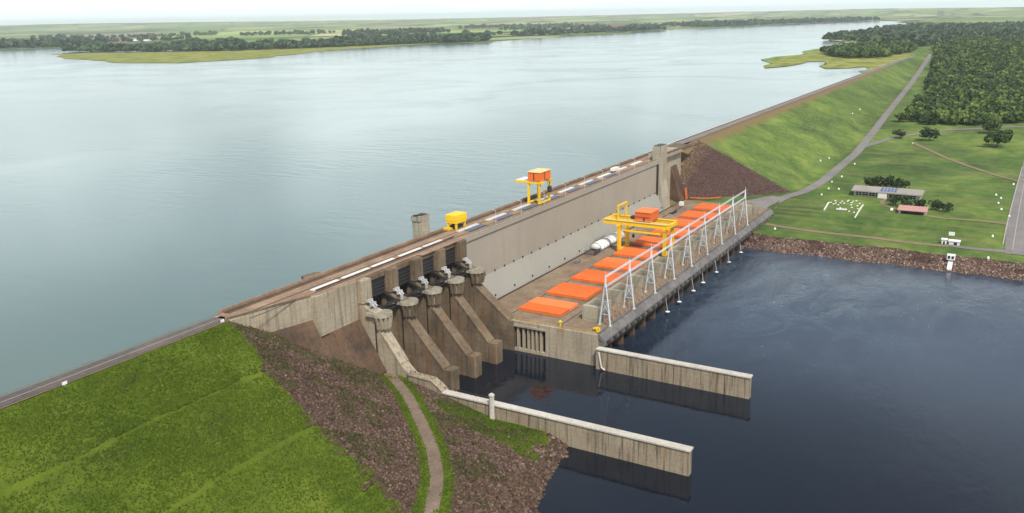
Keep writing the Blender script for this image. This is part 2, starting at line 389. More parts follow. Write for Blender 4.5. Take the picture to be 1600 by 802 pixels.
def terrain(x, y):
    xw = x + wob(0*x, y, .11, 4)*1.5 - (wob(0*x, y, .03, 2)*2)
    g = np.interp(xw, [560,600,613,628,634,660,700,720,1000,2500,3600], [-8,-7,0,7.6,8.3,9.6,13.5,15,15,49.6,52])
    g = np.where((y > 168) & (x > 560), np.maximum(g, np.interp(x, [560,650,684,700], [-8,6,15.3,15.3])), g)
    zds = 54-(255.5-y)*.447 + wob(x, y, .05, 6)*.35
    zend = 15.6+.58*((x-683)*.71+(y-242)*.70) + wob(x, y, .12, 2)*.5
    e = np.minimum(np.minimum(54, zds), np.maximum(zend, -20))
    e = np.where(y > 271.5, np.minimum(e, 54-(y-271.5)*.5), e)
    right = np.where(x > 640, np.maximum(g, e), g)
    a, u, zl, d, sh = left_parts(x, y)
    left = np.maximum(np.minimum(np.minimum(a, u), zl), -8)
    left = np.where((x > 284.5) & (y < 215), -8, left)
    left = np.where(x > 290.5, -8, left)
    return np.where(x < 420, left, right)
def rng(a, b, s): return list(np.arange(a, b, s))
xs = np.array(rng(-200,80,20)+rng(80,292,1.1)+rng(292,600,14)+rng(600,790,1.6)+rng(790,1300,5)+rng(1300,3640,18))
ys = np.array(rng(-420,-60,20)+rng(-60,60,4)+rng(60,280,1.4)+rng(280,345,5))
GX, GY = np.meshgrid(xs, ys)
GZ = terrain(GX, GY)
zl = left_parts(GX, GY)
rock = np.zeros(GX.shape); soil = np.zeros(GX.shape); farz = (GX > 420).astype(float)
L = GX < 420
zds, zus, zend, dpath, shd = zl
ridge = np.clip((np.minimum(zds, zus)-zend)/2.2+.5, 0, 1)
rock = np.where(L, ridge*np.clip((np.abs(dpath)-5.2)/1.5, 0, 1), rock)
patch = 1.35*np.exp(-(((GX-274)/11)**2+((GY-170)/20)**2)) + .8*np.exp(-(((GX-274)/5)**2+((GY-192)/10)**2)) + .9*np.exp(-(((GX-283)/7)**2+((GY-232)/9)**2))+ .7*np.exp(-(((GX-262)/3)**2+((GY-150)/6)**2))
rock = np.where(L, np.clip(rock-1.5*patch*((dpath < 3) | (GY > 224)), 0, 1), rock)
zr_ds = 54-(255.5-GY)*.447; zr_end = 15.6+.58*((GX-683)*.71+(GY-242)*.70)
rr = np.clip((zr_ds-zr_end)/2.5+.5, 0, 1)*(zr_end > 15.2)*(GX > 640)
bank = ((GZ < 7.4) & (GX > 560) & (GX < 700) & (GY < 172)).astype(float)
rock = np.where(~L, np.clip(rr+bank, 0, 1), rock)
soil = np.where((~L) & (GY > 232) & (GY < 272) & (GX < 1900), np.clip(1-(256-GY)/np.interp(GX, [690,1000,1900], [24,18,7]), 0, 1)*.95, 0)
soil = np.where((~L) & (GX > 632) & (GX < 668) & (GY < 170), .28, soil)
V = np.stack([GX, GY, GZ], -1).reshape(-1, 3)
ny, nx = GX.shape; ii = np.arange(ny*nx).reshape(ny, nx)
F = np.stack([ii[:-1,:-1], ii[:-1,1:], ii[1:,1:], ii[1:,:-1]], -1).reshape(-1, 4)
zone = np.stack([rock, soil, farz, np.ones_like(rock)], -1).reshape(-1, 4)
o = np_mesh('ground', V, F, M['terrain'], attrs={'zone': zone}, smooth=True); tag(o, kind='structure')
def tz(x, y): return float(terrain(np.array([float(x)]), np.array([float(y)]))[0])

def strip(name, pts, w, mat, lift=.12, step=4, zf=None):
    """road ribbon following the ground"""
    P = []
    for (a, b) in zip(pts[:-1], pts[1:]):
        n = max(1, int(math.hypot(b[0]-a[0], b[1]-a[1])/step))
        for k in range(n): P.append([a[i]+(b[i]-a[i])*k/n for i in range(len(a))])
    P.append(list(pts[-1])); P = np.array(P, float)
    for _ in range(3): P[1:-1] = (P[:-2]+2*P[1:-1]+P[2:])/4
    T = np.gradient(P[:, :2], axis=0); T /= np.linalg.norm(T, axis=1)[:, None]
    nrm = np.stack([-T[:,1], T[:,0]], 1); V = []; 
    ww = w if not hasattr(w, '__len__') else None
    cols = 5
    for i in range(len(P)):
        wi = ww if ww else np.interp(i/(len(P)-1), [0,1], w)
        for j in range(cols):
            q = P[i,:2] + nrm[i]*wi*(j/(cols-1)-.5)
            V.append((q[0], q[1], 0))
    V = np.array(V); V[:,2] = (terrain(V[:,0], V[:,1]) if zf is None else zf(V[:,0], V[:,1])) + lift
    F = [[i*cols+j, i*cols+j+1, (i+1)*cols+j+1, (i+1)*cols+j] for i in range(len(P)-1) for j in range(cols-1)]
    o = np_mesh(name, V, F, mat, smooth=True); return tag(o, kind='structure')
strip('gravel_path', [p for p in PATH[1:]], 4.6, M['gravel'], .10, 3)
flat54 = lambda x, y: np.full(x.shape, 54.0)
strip('crest_road', [(-60,261.2),(219,261.7)], 7.4, M['asphalt'], .10, 8, flat54)
strip('crest_kerb', [(-60,265.3),(221,266.0)], .7, M['conc_pier'], .45, 8, flat54)
strip('crest_verge', [(-60,256.6),(219,257.0)], .8, M['gravel'], .2, 8, flat54)
strip('crest_centre_line', [(-60,261.1),(219,261.6)], .35, M['line_white'], .13, 8, flat54)
strip('right_crest_road', [(736,264),(1200,264.5),(2400,262)], 8, M['asphalt_pale'], .35, 14, flat54)
strip('right_crest_kerb', [(720,270.6),(1200,270.8),(2300,269)], 1.2, M['conc_cap'], .9, 14, flat54)
strip('toe_road', [(700,176),(730,170),(760,160),(812,156),(998,158),(1110,163),(1420,179),(1762,195),(2300,226),(2560,243)], 9, M['asphalt_pale'], .35, 8)
strip('yard_road', [(680,186),(700,182),(730,172)], (30,16), M['asphalt_pale'], .42, 4)
strip('branch_road', [(1040,160),(1066,152),(1129,135),(1199,92),(1258,10),(1290,-60)], 8, M['asphalt_pale'], .4, 8)
strip('foot_track', [(1092,113),(985,62),(908,19),(880,-6)], 4.5, M['dirt'], .4, 8)
strip('highway', [(640,-2.5),(700,-.5),(870,-3),(970,-5),(1150,-8)], 13, M['asphalt_pale'], .35, 5)
strip('highway_line', [(650,0),(733,-.6),(880,-2)], .5, M['line_white'], .44, 8)
strip('highway_edge_line', [(660,6),(704,5.6),(870,3.2),(970,1.2)], .7, M['line_white'], .45, 8)
strip('river_road', [(646,40),(644,28),(645,8),(646,-6),(646,-30)], (4,9), M['asphalt_pale'], .3, 3)
strip('dirt_track', [(655,164),(650,150),(647,123),(646,88),(643,54),(644,38)], 4.6, M['dirt'], .25, 4)
strip('garden_drive', [(764,92),(748,96),(733,92),(722,82),(716,70),(708,50),(709,32),(710,12),(706,4)], 3.4, M['dirt'], .3, 3)

# ------------------------------------------------------------------ water
def sheet(name, pts, z, mat):
    pts = [Vector((x, y, 0)) for x, y in pts]
    tri = geometry.tessellate_polygon([pts])
    me = bpy.data.meshes.new(name); me.from_pydata([(p.x, p.y, z) for p in pts], [], [list(t) for t in tri]); me.update()
    import bmesh
    bm = bmesh.new(); bm.from_mesh(me); bmesh.ops.recalc_face_normals(bm, faces=bm.faces)
    if bm.faces[0].normal.z < 0: bmesh.ops.reverse_faces(bm, faces=bm.faces)
    bm.to_mesh(me); bm.free()
    return link_mesh(name, me, mat)
tag(sheet('reservoir_water', [(-3000,262),(14000,262),(14000,14000),(-3000,14000)], 49, M['lake']), kind='structure')
tag(sheet('river_water', [(-900,-2200),(690,-2200),(690,241),(200,241),(-900,60)], 0, M['river']), kind='structure')

# far land beyond the reservoir, one polygon to the horizon (outline = shoreline)
def wiggle(pts, amp, n=6):
    out = []
    for (a, b) in zip(pts[:-1], pts[1:]):
        L_ = math.hypot(b[0]-a[0], b[1]-a[1]); k = max(1, min(n, int(L_/60)))
        for i in range(k):
            t = i/k; w = amp*L_*(random.random()-.5) if i else 0
            out.append((a[0]+(b[0]-a[0])*t - (b[1]-a[1])/L_*w, a[1]+(b[1]-a[1])*t + (b[0]-a[0])/L_*w))
    out.append(pts[-1]); return out
SH_FAR = [(1500,6500),(2300,5200),(2660,4621),(2826,4499),(3087,4445),(3000,4000),(2900,3660),(2780,3420),(2700,3000),(2640,2830),(2980,2640),(3474,2440),(3560,2290),(3800,2290),(4018,2300),(4862,2340),(6184,2310),(7737,2017),(8827,1707),(9696,1325)]
SH_RIGHT = [(9000,1100),(6437,700),(4835,735),(3750,735),(3450,620),(3257,520),(3000,575),(2800,600),(2500,560),(2250,600),(2066,525),(1898,496),(1960,470),(2150,465),(2180,430),(1990,405),(1901,373),(1930,335),(1990,312),(1900,290),(1700,275),(1640,268)]
far_pts = wiggle(SH_FAR, .18)+wiggle(SH_RIGHT, .16)+[(1640,262),(2300,262),(3600,262),(3600,-440),(3600,-6000),(34000,-6000),(34000,34000),(-3000,34000)]
tag(sheet('far_land', far_pts, 49.7, M['farland']), kind='structure')
SP1 = [(1768,2402),(1801,2210),(2073,2174),(2580,2395),(3161,2450),(3474,2386),(3635,2204),(3700,2290),(3560,2360),(3300,2600),(2640,2830),(2700,3000),(2560,3300),(2256,3574),(1930,2896)]
tag(sheet('shore_meadow', wiggle(SP1+[SP1[0]], .1)[:-1], 49.8, M['shoal']), kind='structure')
SP2 = [(1898,496),(1960,470),(2150,465),(2180,430),(1990,405),(1901,373),(1930,335),(1990,312),(1900,290),(1700,275),(1640,268),(1640,263),(3000,263),(3000,420),(2800,500),(2600,560),(2300,575),(2066,525)]
k0 = SP2.index((1640,263))
tag(sheet('shoal', wiggle(SP2[k0+2:]+SP2[:k0], .14)+[(1640,266),(1640,263),(3000,263)], 49.82, M['shoal']), kind='structure')
FIELDS = [('pale_field',[(4419,5745),(5058,4813),(6649,6238),(6081,7700)],(.24,.32,.12)),('pale_field',[(5843,6681),(6494,5013),(7941,5954),(8147,8954)],(.34,.42,.16)),
 ('dry_field',[(5043,4734),(5981,4104),(6798,4524),(5957,5440)],(.46,.42,.26)),('ploughed_field',[(7553,5064),(8189,3334),(10055,4135),(10192,6677)],(.20,.105,.10)),
 ('pale_field',[(5400,4051),(6581,3377),(7312,3622),(6520,4748)],(.27,.38,.13)),('pale_field',[(8608,3470),(9476,2083),(11447,2595),(11011,4439)],(.28,.38,.16)),
 ('pale_field',[(9236,9381),(10509,7206),(12400,8482),(11378,11302)],(.36,.44,.2)),('dry_field',[(5102,8198),(5794,7431),(7270,9201),(6412,10294)],(.30,.24,.2)),
 ('pale_field',[(5199,353),(5379,83),(7458,121),(7403,403)],(.32,.42,.17)),('pale_field',[(3600,5600),(4000,5350),(5000,6900),(4500,7400)],(.17,.20,.13))]
def field_mat(col):
    m, nt, b = new_mat('field crop')
    n1 = noise(nt, pos(nt, (1, .3, 1), (0,0,.6)), .006, 5, .7)
    nt.links.new(mix(nt, 1.0, col, ramp(nt, n1, [(.3, (.6,.65,.6)), (.7, (1.25,1.2,1.2))]), 'MULTIPLY'), b.inputs['Base Color'])
    b.inputs['Roughness'].default_value = 1; b.inputs['Specular IOR Level'].default_value = 0
    return m
for k, (nm, pts, col) in enumerate(FIELDS):
    tag(sheet(nm, wiggle(pts+[pts[0]], .06)[:-1], 50.0+.1*k, field_mat(col)), kind='structure')
# low hills on the horizon
def hills(name, pts, depth, seed, hmin, hmax):
    rg = random.Random(seed); V = []; F = []; n = 70; m = 7
    for i in range(n+1):
        t = i/n*(len(pts)-1); k = min(int(t), len(pts)-2); u = t-k
        x = pts[k][0]+(pts[k+1][0]-pts[k][0])*u; y = pts[k][1]+(pts[k+1][1]-pts[k][1])*u
        L_ = math.hypot(x, y); hh = hmin+(hmax-hmin)*(.5+.5*math.sin(i*.21+seed))*(.6+.4*math.sin(i*.083+seed*2))+rg.random()*6
        for j in range(m+1):
            s = j/m; pr = math.sin(PI*min(1, s*1.0))
            V.append((x*(1+depth*s/L_), y*(1+depth*s/L_), 49+hh*pr))
    for i in range(n):
        for j in range(m): a = i*(m+1)+j; F.append((a, a+m+1, a+m+2, a+1))
    tag(np_mesh(name, V, F, M['farland'], smooth=True), kind='structure')
hills('hills', [(2500,12500),(6000,11500),(9500,9500),(12500,6500),(14500,2500),(15500,-1500)], 7000, 1, 30, 110)
hills('far_hills', [(5000,20000),(12000,17000),(18000,11000),(22000,3000),(23000,-2500)], 7000, 4, 90, 180)

# ------------------------------------------------------------------ dam
BASE = Vector((480, 246, 0))
dam = empty('dam', BASE, 'long grey concrete dam with gated spillway and flat crest deck beside the reservoir', 'dam')
X0, X1, XR = 366.5, 640, 702
mb = MB().prism_x([(246,29.5),(246,51.6),(245.2,52.2),(245.2,54),(262,54),(268,54),(268,20),(250,20)], X0, X1)
build_in(mb, 'face_wall', M['conc_dam'], dam)
mb = MB().prism_x([(240.5,15),(246.1,29.45),(249.5,29.45),(249.5,15)], X0, X1)
for k in range(1, 10):                               # contraction joints
    pass
build_in(mb, 'lower_face', M['conc_low'], dam)
for k in range(26):                                   # small drain hoods on the face
    x = X0+8+k*10.4
    build_in(MB().box(x-.35, x+.35, 245.4, 246.2, 29.4, 30.3), 'drain_hood', M['dark_steel'], dam)
    if k % 2: build_in(MB().box(x+3, x+3.6, 240.9, 241.6, 17.6, 18.5), 'drain_hood', M['dark_steel'], dam)
# crest deck with kerbs
mb = MB().prism_z([(221,258.4),(255.4,250.1),(262,248.2),(330,248.9),(700,248.95),(700,266.2),(221,266.2)], 54.004, 54.25).box(330, 700, 246.2, 248.9, 54.004, 54.3)
build_in(mb, 'crest_deck', M['conc_crest'], dam)
mb = MB().box(222, 640, 266.3, 267.1, 54.0, 55.5).box(640, 735, 266.3, 267.1, 54.0, 55.3)
build_in(mb, 'parapet', M['conc_crest'], dam)
mb = MB().box(366, 640, 245.25, 245.75, 54.01, 55.1)
for x in np.arange(370, 640, 5): mb.box(x, x+.3, 245.2, 245.8, 54.01, 55.3)
build_in(mb, 'edge_kerb', M['conc_low'], dam)
mb = MB()
for x in np.arange(368, 638, 2.5): mb.box(x, x+.07, 245.4, 245.47, 55.3, 56.3)
for z in (55.8, 56.3): mb.bar((368,245.43,z),(638,245.43,z),.06)
build_in(mb, 'handrail', M['dark_steel'], dam)
for y in (251.0, 257.2, 263.2): build_in(MB().box(224, 690, y, y+.28, 54.26, 54.42), 'crane_rail', M['dark_steel'], dam)
mb = MB().box(262, 366, 252.2, 252.6, 54.26, 55.0); build_in(mb, 'kerb_band', M['conc_dark'], dam)
mb = MB().box(224, 690, 264.2, 266.0, 54.255, 54.5); build_in(mb, 'brown_band', M['conc_dark'], dam)
# white cover panels along the spillway bridge and blue/white hatches along the intakes
for k, (a, b) in enumerate([(262,278.5),(281.6,299.6),(302.2,318.2),(322.6,340),(342.6,358)]):
    build_in(MB().box(a, b, 253.0, 255.6, 54.26, 54.75, bev=.06), 'white_panel', M['panel'], dam)
for k in range(9):
    x = 377+29.5*k
    build_in(MB().box(x, x+20, 256.0, 258.6, 54.26, 54.75, bev=.05), 'white_panel', M['panel'], dam)
    if k < 7: build_in(MB().box(x+4, x+20, 251.6, 255.4, 54.26, 54.6, bev=.05), 'blue_panel', M['blue'], dam)
# wing walls left of the spillway
mb = MB().prism_x([(256.5,20),(256.5,53.9),(266,53.9),(266,20)], 219, 226)
mb.add([(219,258.2,54),(255.4,249.4,54),(255.4,266,54),(219,266,54),(219,258.2,44),(255.4,249.4,44),(255.4,266,44),(219,266,44)],
       [(0,1,2,3),(7,6,5,4),(0,4,5,1),(1,5,6,2),(2,6,7,3),(3,7,4,0)])
build_in(mb, 'wing_wall', M['conc_wing'], dam)
mb = MB().add([(219,258.2,53.99),(255.4,249.4,53.99),(255.4,250.1,53.99),(219,258.9,53.99),(219,258.2,54.9),(255.4,249.4,54.9),(255.4,250.1,54.9),(219,258.9,54.9)],
       [(0,1,2,3),(7,6,5,4),(0,4,5,1),(1,5,6,2),(2,6,7,3),(3,7,4,0)])
build_in(mb, 'wing_kerb', M['conc_pier'], dam)
mb = MB().add([(219,258.1,44),(255.4,249.3,44),(255.4,231,14),(219,240,14),(219,262,44),(255.4,262,44),(255.4,262,14),(219,262,14)],
       [(0,1,2,3),(4,7,6,5),(0,4,5,1),(1,5,6,2),(2,6,7,3),(3,7,4,0)])
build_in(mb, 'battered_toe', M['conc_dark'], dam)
mb = MB().prism_x([(247.6,36),(247.6,54),(266,54),(266,36)], 255.5, 283.0)
mb.box(255.6, 262.5, 246.7, 247.7, 36.4, 54.3)
build_in(mb, 'wing_wall', M['conc_wing'], dam)
mb = MB().prism_x([(247.55,35.95),(234,14),(234,6),(266,6),(266,35.95)], 255.5, 283.0)
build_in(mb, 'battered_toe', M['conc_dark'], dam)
# upstream stub pier
mb = MB().prism_z([(274,268.2),(289,268.2),(285,274.5),(278,276)], 40, 53.7); build_in(mb, 'upstream_pier', M['conc_pier'], dam)
# spillway piers
PX = [286.0, 305.3, 324.6, 343.9, 363.2]
for k, px in enumerate(PX):
    h = 2.7
    prof = [(268,-3),(268,53.95),(247,53.95),(247,44.5),(243.5,41.2),(238,40),(236,40),(236,31),(217,10.2),(212.8,9.6),(212.8,-3)]
    if k == 0: prof[-3:] = [(226,18),(221,13.6),(221,-3)]
    if k == 4: prof = prof[:8]+[(217,16.2),(214,16.0),(214,-3)]
    mb = MB().prism_x(prof, px-h, px+h)
    mb.box(px-3.1, px+3.1, 244.6, 252, 43.5, 53.92)                          # pier head block
    if k < 4 and k > 0:
        mb.prism_z([(px-h-.35,216.2),(px-h-.35,212.6),(px-h+.3,212.0),(px+h-.3,212.0),(px+h+.35,212.6),(px+h+.35,216.2)], -3, 10.6)
        mb.box(px-h-.6, px-h-.34, 213.4, 214.4, -2, 10.2)
    # sloping coping
    a, b = ((235.8,31.2),(217,10.5)) if k not in (0,4) else (((235.8,31.2),(226,18.4)) if k == 0 else ((235.8,31.2),(217,16.5)))
    mb.add([(px+s*(h+.22), y, z+dz) for (y, z) in (a, b) for s in (-1, 1) for dz in (-.9, .25)],
           [(0,1,3,2),(4,6,7,5),(0,4,5,1),(2,3,7,6),(1,5,7,3),(0,2,6,4)])
    # corbels under the round platform
    for t in range(7):
        an = -PI*.98+PI*.96*t/6; cx, cy = math.cos(an), math.sin(an)
        pass
        mb.bar((px+cx*3.35, 237.2+cy*3.35, 33.0), (px+cx*4.15, 237.2+cy*4.15, 38.7), .95, 1.1)
    mb.box(px-1.2-h, px-h+.02, 238.2, 239.2, 12, 34, 1) if False else None
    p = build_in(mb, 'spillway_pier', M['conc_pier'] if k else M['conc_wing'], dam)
    q = MB().lathe((px,237.2,0), [(0,33.0),(3.0,33.0),(3.1,38.5),(4.7,38.6),(4.75,40.0),(4.3,40.04),(0,40.06)], 28)
    q.box(px-4.3, px+4.3, 237.2, 243.0, 38.6, 39.98)
    pf = q.build('hoist_platform', M['conc_tower'], p, base=tuple(dam.location))
    if k < 4:   # lower ledge beside the training wall, dark to paint the shadowed chute recess
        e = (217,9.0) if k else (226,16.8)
        MB().prism_x([(235.8,29.4),e,(e[0],e[1]-3),(235.8,24)], px+h+.25, px+h+1.5).build('shade_ledge', M['conc_dark'], p, base=tuple(dam.location))
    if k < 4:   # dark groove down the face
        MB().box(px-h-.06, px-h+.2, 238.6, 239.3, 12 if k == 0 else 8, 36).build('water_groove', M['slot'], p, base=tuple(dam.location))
    hm = MB()                                    # white gate hoist on the pier
    hm.taper((px-.8,244.0,44.6),(px-.8,240.2,42.2),.42,.42,10); hm.taper((px+.9,244.0,44.6),(px+.9,240.2,42.2),.42,.42,10)
    hm.box(px-1.7,px+1.8,241.4,242.3,42.4,43.9); hm.box(px-1.6,px-.4,239.6,240.4,40.1,42.6); hm.box(px-1.8,px+1.9,243.2,244.3,43.9,45.0)
    hm.build('gate_hoist', M['hoist'], p, base=tuple(dam.location))
# bays: gate, chute, bridge
for k in range(4):
    xa, xb = PX[k]+2.75, PX[k+1]-2.75
    build_in(MB().box(xa, xb, 247.2, 250.0, 51.6, 53.8).box(xa, xb, 250.0, 266, 52.4, 53.9), 'bridge_beam', M['conc_pier'], dam)
    prof = []
    for t in range(9):
        an = math.radians(-28+9*t); prof.append((238+16.5*math.cos(an), 39+16.5*math.sin(an)))
    back = [(y+.5, z+.2) for y, z in reversed(prof)]
    g = build_in(MB().prism_x(prof+back, xa+.15, xb-.15), 'radial_gate', M['gate'], dam)
    gg = MB().box(xa+.05, xb-.05, 248.0, 248.5, 43.0, 51.5)
    for q in range(5): gg.box(xa+.3, xb-.3, 247.6, 247.99, 43.6+q*1.7, 44.0+q*1.7)
    gg.build('gate_girder', M['gate'], g, base=tuple(dam.location))
    for xx in (xa+1.0, xb-1.0):
        arm = MB()
        for an in (-18, 22):
            e = (xx, 238+16*math.cos(math.radians(an)), 39+16*math.sin(math.radians(an)))
            arm.bar((xx,238.6,39.4), e, .8, 1.0)
        arm.bar((xx,246,36.6),(xx,246,42.6),.4,.5); arm.bar((xx,250,35.4),(xx,250,44.0),.4,.5)
        arm.build('gate_arm', M['dark_steel'], g, base=tuple(dam.location))
    wk = MB().box(xa, xb, 239.6, 241.0, 40.6, 40.9)
    for t in range(9):
        x = xa+.6+t*(xb-xa-1.2)/8; wk.bar((x,239.7,40.8),(x,239.7,42.0),.12)
    wk.bar((xa,239.7,42.0),(xb,239.7,42.0),.14); wk.bar((xa,239.7,41.4),(xb,239.7,41.4),.1)
    wk.bar((xa,240.2,38.2),(xb,240.2,38.2),.5,.6)
    for t in range(6):
        x = xa+t*(xb-xa)/5; wk.bar((x,240.2,38.2),(x,240.2,40.6),.2)
    build_in(wk, 'service_walkway', M['dark_steel'], dam)
    ch = [(258,33)]
    for t in range(13):
        y = 256-t*2.6; z = 33-.18*(256-y)**1.6
        if z is not None and z > -2: ch.append((y, z))
    ch += [(222,-2.6),(206,-3),(206,-5),(268,-5),(268,33)]
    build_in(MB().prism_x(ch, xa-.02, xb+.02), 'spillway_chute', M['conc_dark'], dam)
# right abutment
mb = MB().box(640.2, 654, 244.0, 250.6, 15, 65.6).box(654, 660.5, 246.5, 258, 15, 57.5).box(640.2,654,250.6,260,15,54)
mb.add([(640.2,244,40),(654,244,40),(654,240.2,15),(640.2,240.2,15),(640.2,244.3,15),(654,244.3,15)], [(0,1,2,3),(0,3,4),(1,5,2),(3,2,5,4),(0,4,5,1)])
for x in (642.6, 645.6, 648.6, 651.4): mb.box(x, x+.7, 243.5, 244.02, 24, 62)
build_in(mb, 'abutment_tower', M['conc_tower'], dam)
mb = MB().box(641, 653.2, 244.8, 250, 65.61, 66.0)
build_in(mb, 'roof_kerb', M['dark_steel'], dam)
mb = MB().prism_x([(249.5,12),(249.5,56),(262,56),(262,12)], 660.5, 702)
build_in(mb, 'wing_wall', M['conc_tower'], dam)
mb = MB().prism_x([(240,15),(249.45,44),(249.45,15)], 678, 692); build_in(mb, 'battered_toe', M['conc_dark'], dam)
mb = MB().box(660.5, 735, 249.0, 250.0, 56.01, 57.0).box(702, 735, 249.6, 266, 53.0, 54.3); build_in(mb, 'wing_kerb', M['conc_pier'], dam)
mb = MB().box(637.3, 640.1, 245.3, 246.1, 26, 52); build_in(mb, 'joint_slot', M['slot'], dam)

t = empty('concrete_tower', (362.5,266,54.3), 'square weathered concrete tower standing on the upstream edge of the dam crest', 'tower')
mb = MB().box(358.4,366.8,268.0,273.0,30,65.2).box(357.8,359.8,267.6,273.4,62.8,65.4).box(360,364.5,267.1,268,54.3,57.4)
build_in(mb, 'shaft', M['conc_tower'], t)
build_in(MB().box(359.2,366,268.6,272.4,65.21,65.5).box(357.7,359.2,269.5,272,65.4,66.0), 'cap', M['conc_dark'], t)

# ------------------------------------------------------------------ guide walls
gw = empty('far_guide_wall', (359.6,130,0), 'long straight concrete guide wall running from the powerhouse corner into the river', 'wall')
build_in(MB().box(358.4,361.2,92.6,166.8,-4,10.0), 'wall_body', M['conc_wall'], gw)
build_in(MB().box(357.9,361.7,92.2,166.8,10.0,10.6), 'coping', M['conc_cap'], gw)
build_in(MB().bar((358.1,165.2,9),(357.9,163.6,1.5),.5).bar((357.9,163.6,1.5),(357.9,162,.5),.5), 'drain_pipe', M['white'], gw)
nw = empty('near_guide_wall', (283,150,0), 'concrete guide wall between the grassy bank and the spillway basin', 'wall')
mb = MB().box(281.6,284.4,93.2,203,-4,10.1)
mb.prism_x([(203,-4),(203,10.1),(209,14.2),(222,14.6),(222,-4)], 282.0, 286.0)
build_in(mb, 'wall_body', M['conc_wall'], nw)
mb = MB().box(281.1,284.9,92.8,203,10.1,10.7)
build_in(mb, 'coping', M['conc_cap'], nw)
build_in(MB().prism_x([(203.01,10.12),(203.01,10.6),(209,14.65),(222,15.05),(222,14.62),(209,14.22)], 281.7, 286.3), 'step_coping', M['conc_wall'], nw)
mb = MB()
for y in np.arange(180, 222, 2.6):
    z = np.interp(y, [180,203,209,222], [10.7,10.7,14.8,15.2]); mb.box(284.4,284.6,y,y+.15,z,z+1.1)
mb.bar((284.5,180,11.8),(284.5,203,11.8),.12); build_in(mb, 'railing', M['dark_steel'], nw)
post = MB().taper((280.6,177.6,3),(280.6,177.6,14.6),1.15,1.05,12); post.lathe((280.6,177.6,14.6),[(1.05,0),(1.25,.1),(1.25,.7),(.5,1.3),(0,1.4)],12)
build_in(post, 'post', M['conc_cap'], nw)

# ------------------------------------------------------------------ powerhouse
ph = empty('powerhouse', (520,204,0), 'low flat roofed concrete powerhouse with brown stained deck at the foot of the dam', 'powerhouse')
mb = MB().prism_z([(362.5,167.6),(679,167.6),(684,200),(684,240.4),(366,240.4),(362.5,217)], 14.6, 16.0)
build_in(mb, 'deck', M['conc_deck'], ph)
mb = MB().box(361.4,363.2,167.6,196,-4,16.1).box(361.4,363.2,196,217.5,13.0,16.1).box(361.4,363.2,214.5,217.5,-4,13).box(361.4,363.2,196,214.5,-4,1.6)
for y in (198.2,200.6,203,205.4,208.2,211.4): mb.box(361.5,363.1,y,y+1.1,1.6,13)
mb.box(360.6,361.4,196,215,13.4,14.3)
build_in(mb, 'end_wall', M['conc_wing'], ph)
build_in(MB().box(363.3,364.3,196,214.5,-3,13), 'slot_panel', M['slot'], ph)
mb = MB().box(364,679,175,239,-5,14.5); build_in(mb, 'substructure', M['conc_dark'], ph)
for k in range(21):
    x = 365+k*15; build_in(MB().prism_x([(174.9,-4),(174.9,14.4),(170.5,14.4),(168.6,11),(168.6,-4)], x-1.3, x+1.3), 'tail_pier', M['conc_dark'], ph)
mb = MB().prism_x([(167.5,16.05),(166.9,16.05),(164.2,13.2),(164.2,12.2),(165.2,12.0),(167.5,14.0)], 362.6, 679)
build_in(mb, 'gallery', M['conc_gal'], ph)
for k in range(44):
    x = 363.6+k*7.3
    b_ = MB().prism_x([(168.59,13.2),(165.6,11.95),(163.7,12.0),(163.7,10.9),(165.6,9.6),(166.6,7.4),(168.59,5.0)], x-.8, x+.8)
    build_in(b_, 'bracket', M['conc_gal'], ph)
mb = MB().box(362.6,679,167.62,168.1,16.01,16.9); build_in(mb, 'kerb', M['conc_gal'], ph)
mb = MB()
for y in np.arange(169, 217, 2.4): mb.box(362.9,362.98,y,y+.08,16,17.1)
for z in (16.6,17.1): mb.bar((362.94,168.2,z),(362.94,217,z),.06)
build_in(mb, 'handrail', M['yellow'], ph)
mb = MB().box(366,684,238.6,239.0,16.0,16.5)
for k in range(6): mb.box(590+k*12,598+k*12,231,231.7,16,16.25)
build_in(mb, 'gutter', M['slot'], ph)
for y in (220.9, 190.0): build_in(MB().box(366,676,y-.5,y-.1,16.004,16.14), 'crane_rail', M['dark_steel'], ph)

for k in range(10):
    x = 375.5+30.3*k; o_ = ORD[k]
    c = empty('hatch_cover', (x+10,207,16), f'flat orange hatch cover on the powerhouse deck, {o_} from the spillway end', 'hatch cover', 'orange hatch covers in a row on the powerhouse deck')
    build_in(MB().box(x-.3,x+20.3,194.4,219.6,16.004,16.7), 'kerb', M['conc_deck'], c)
    build_in(MB().box(x,x+9.9,194.7,219.3,16.7,18.3,bev=.25), 'cover_leaf', M['orange'], c)
    build_in(MB().box(x+10.1,x+20,194.7,219.3,16.7,18.3,bev=.25), 'cover_leaf', M['orange2'] if k in (0,3,6) else M['orange'], c)

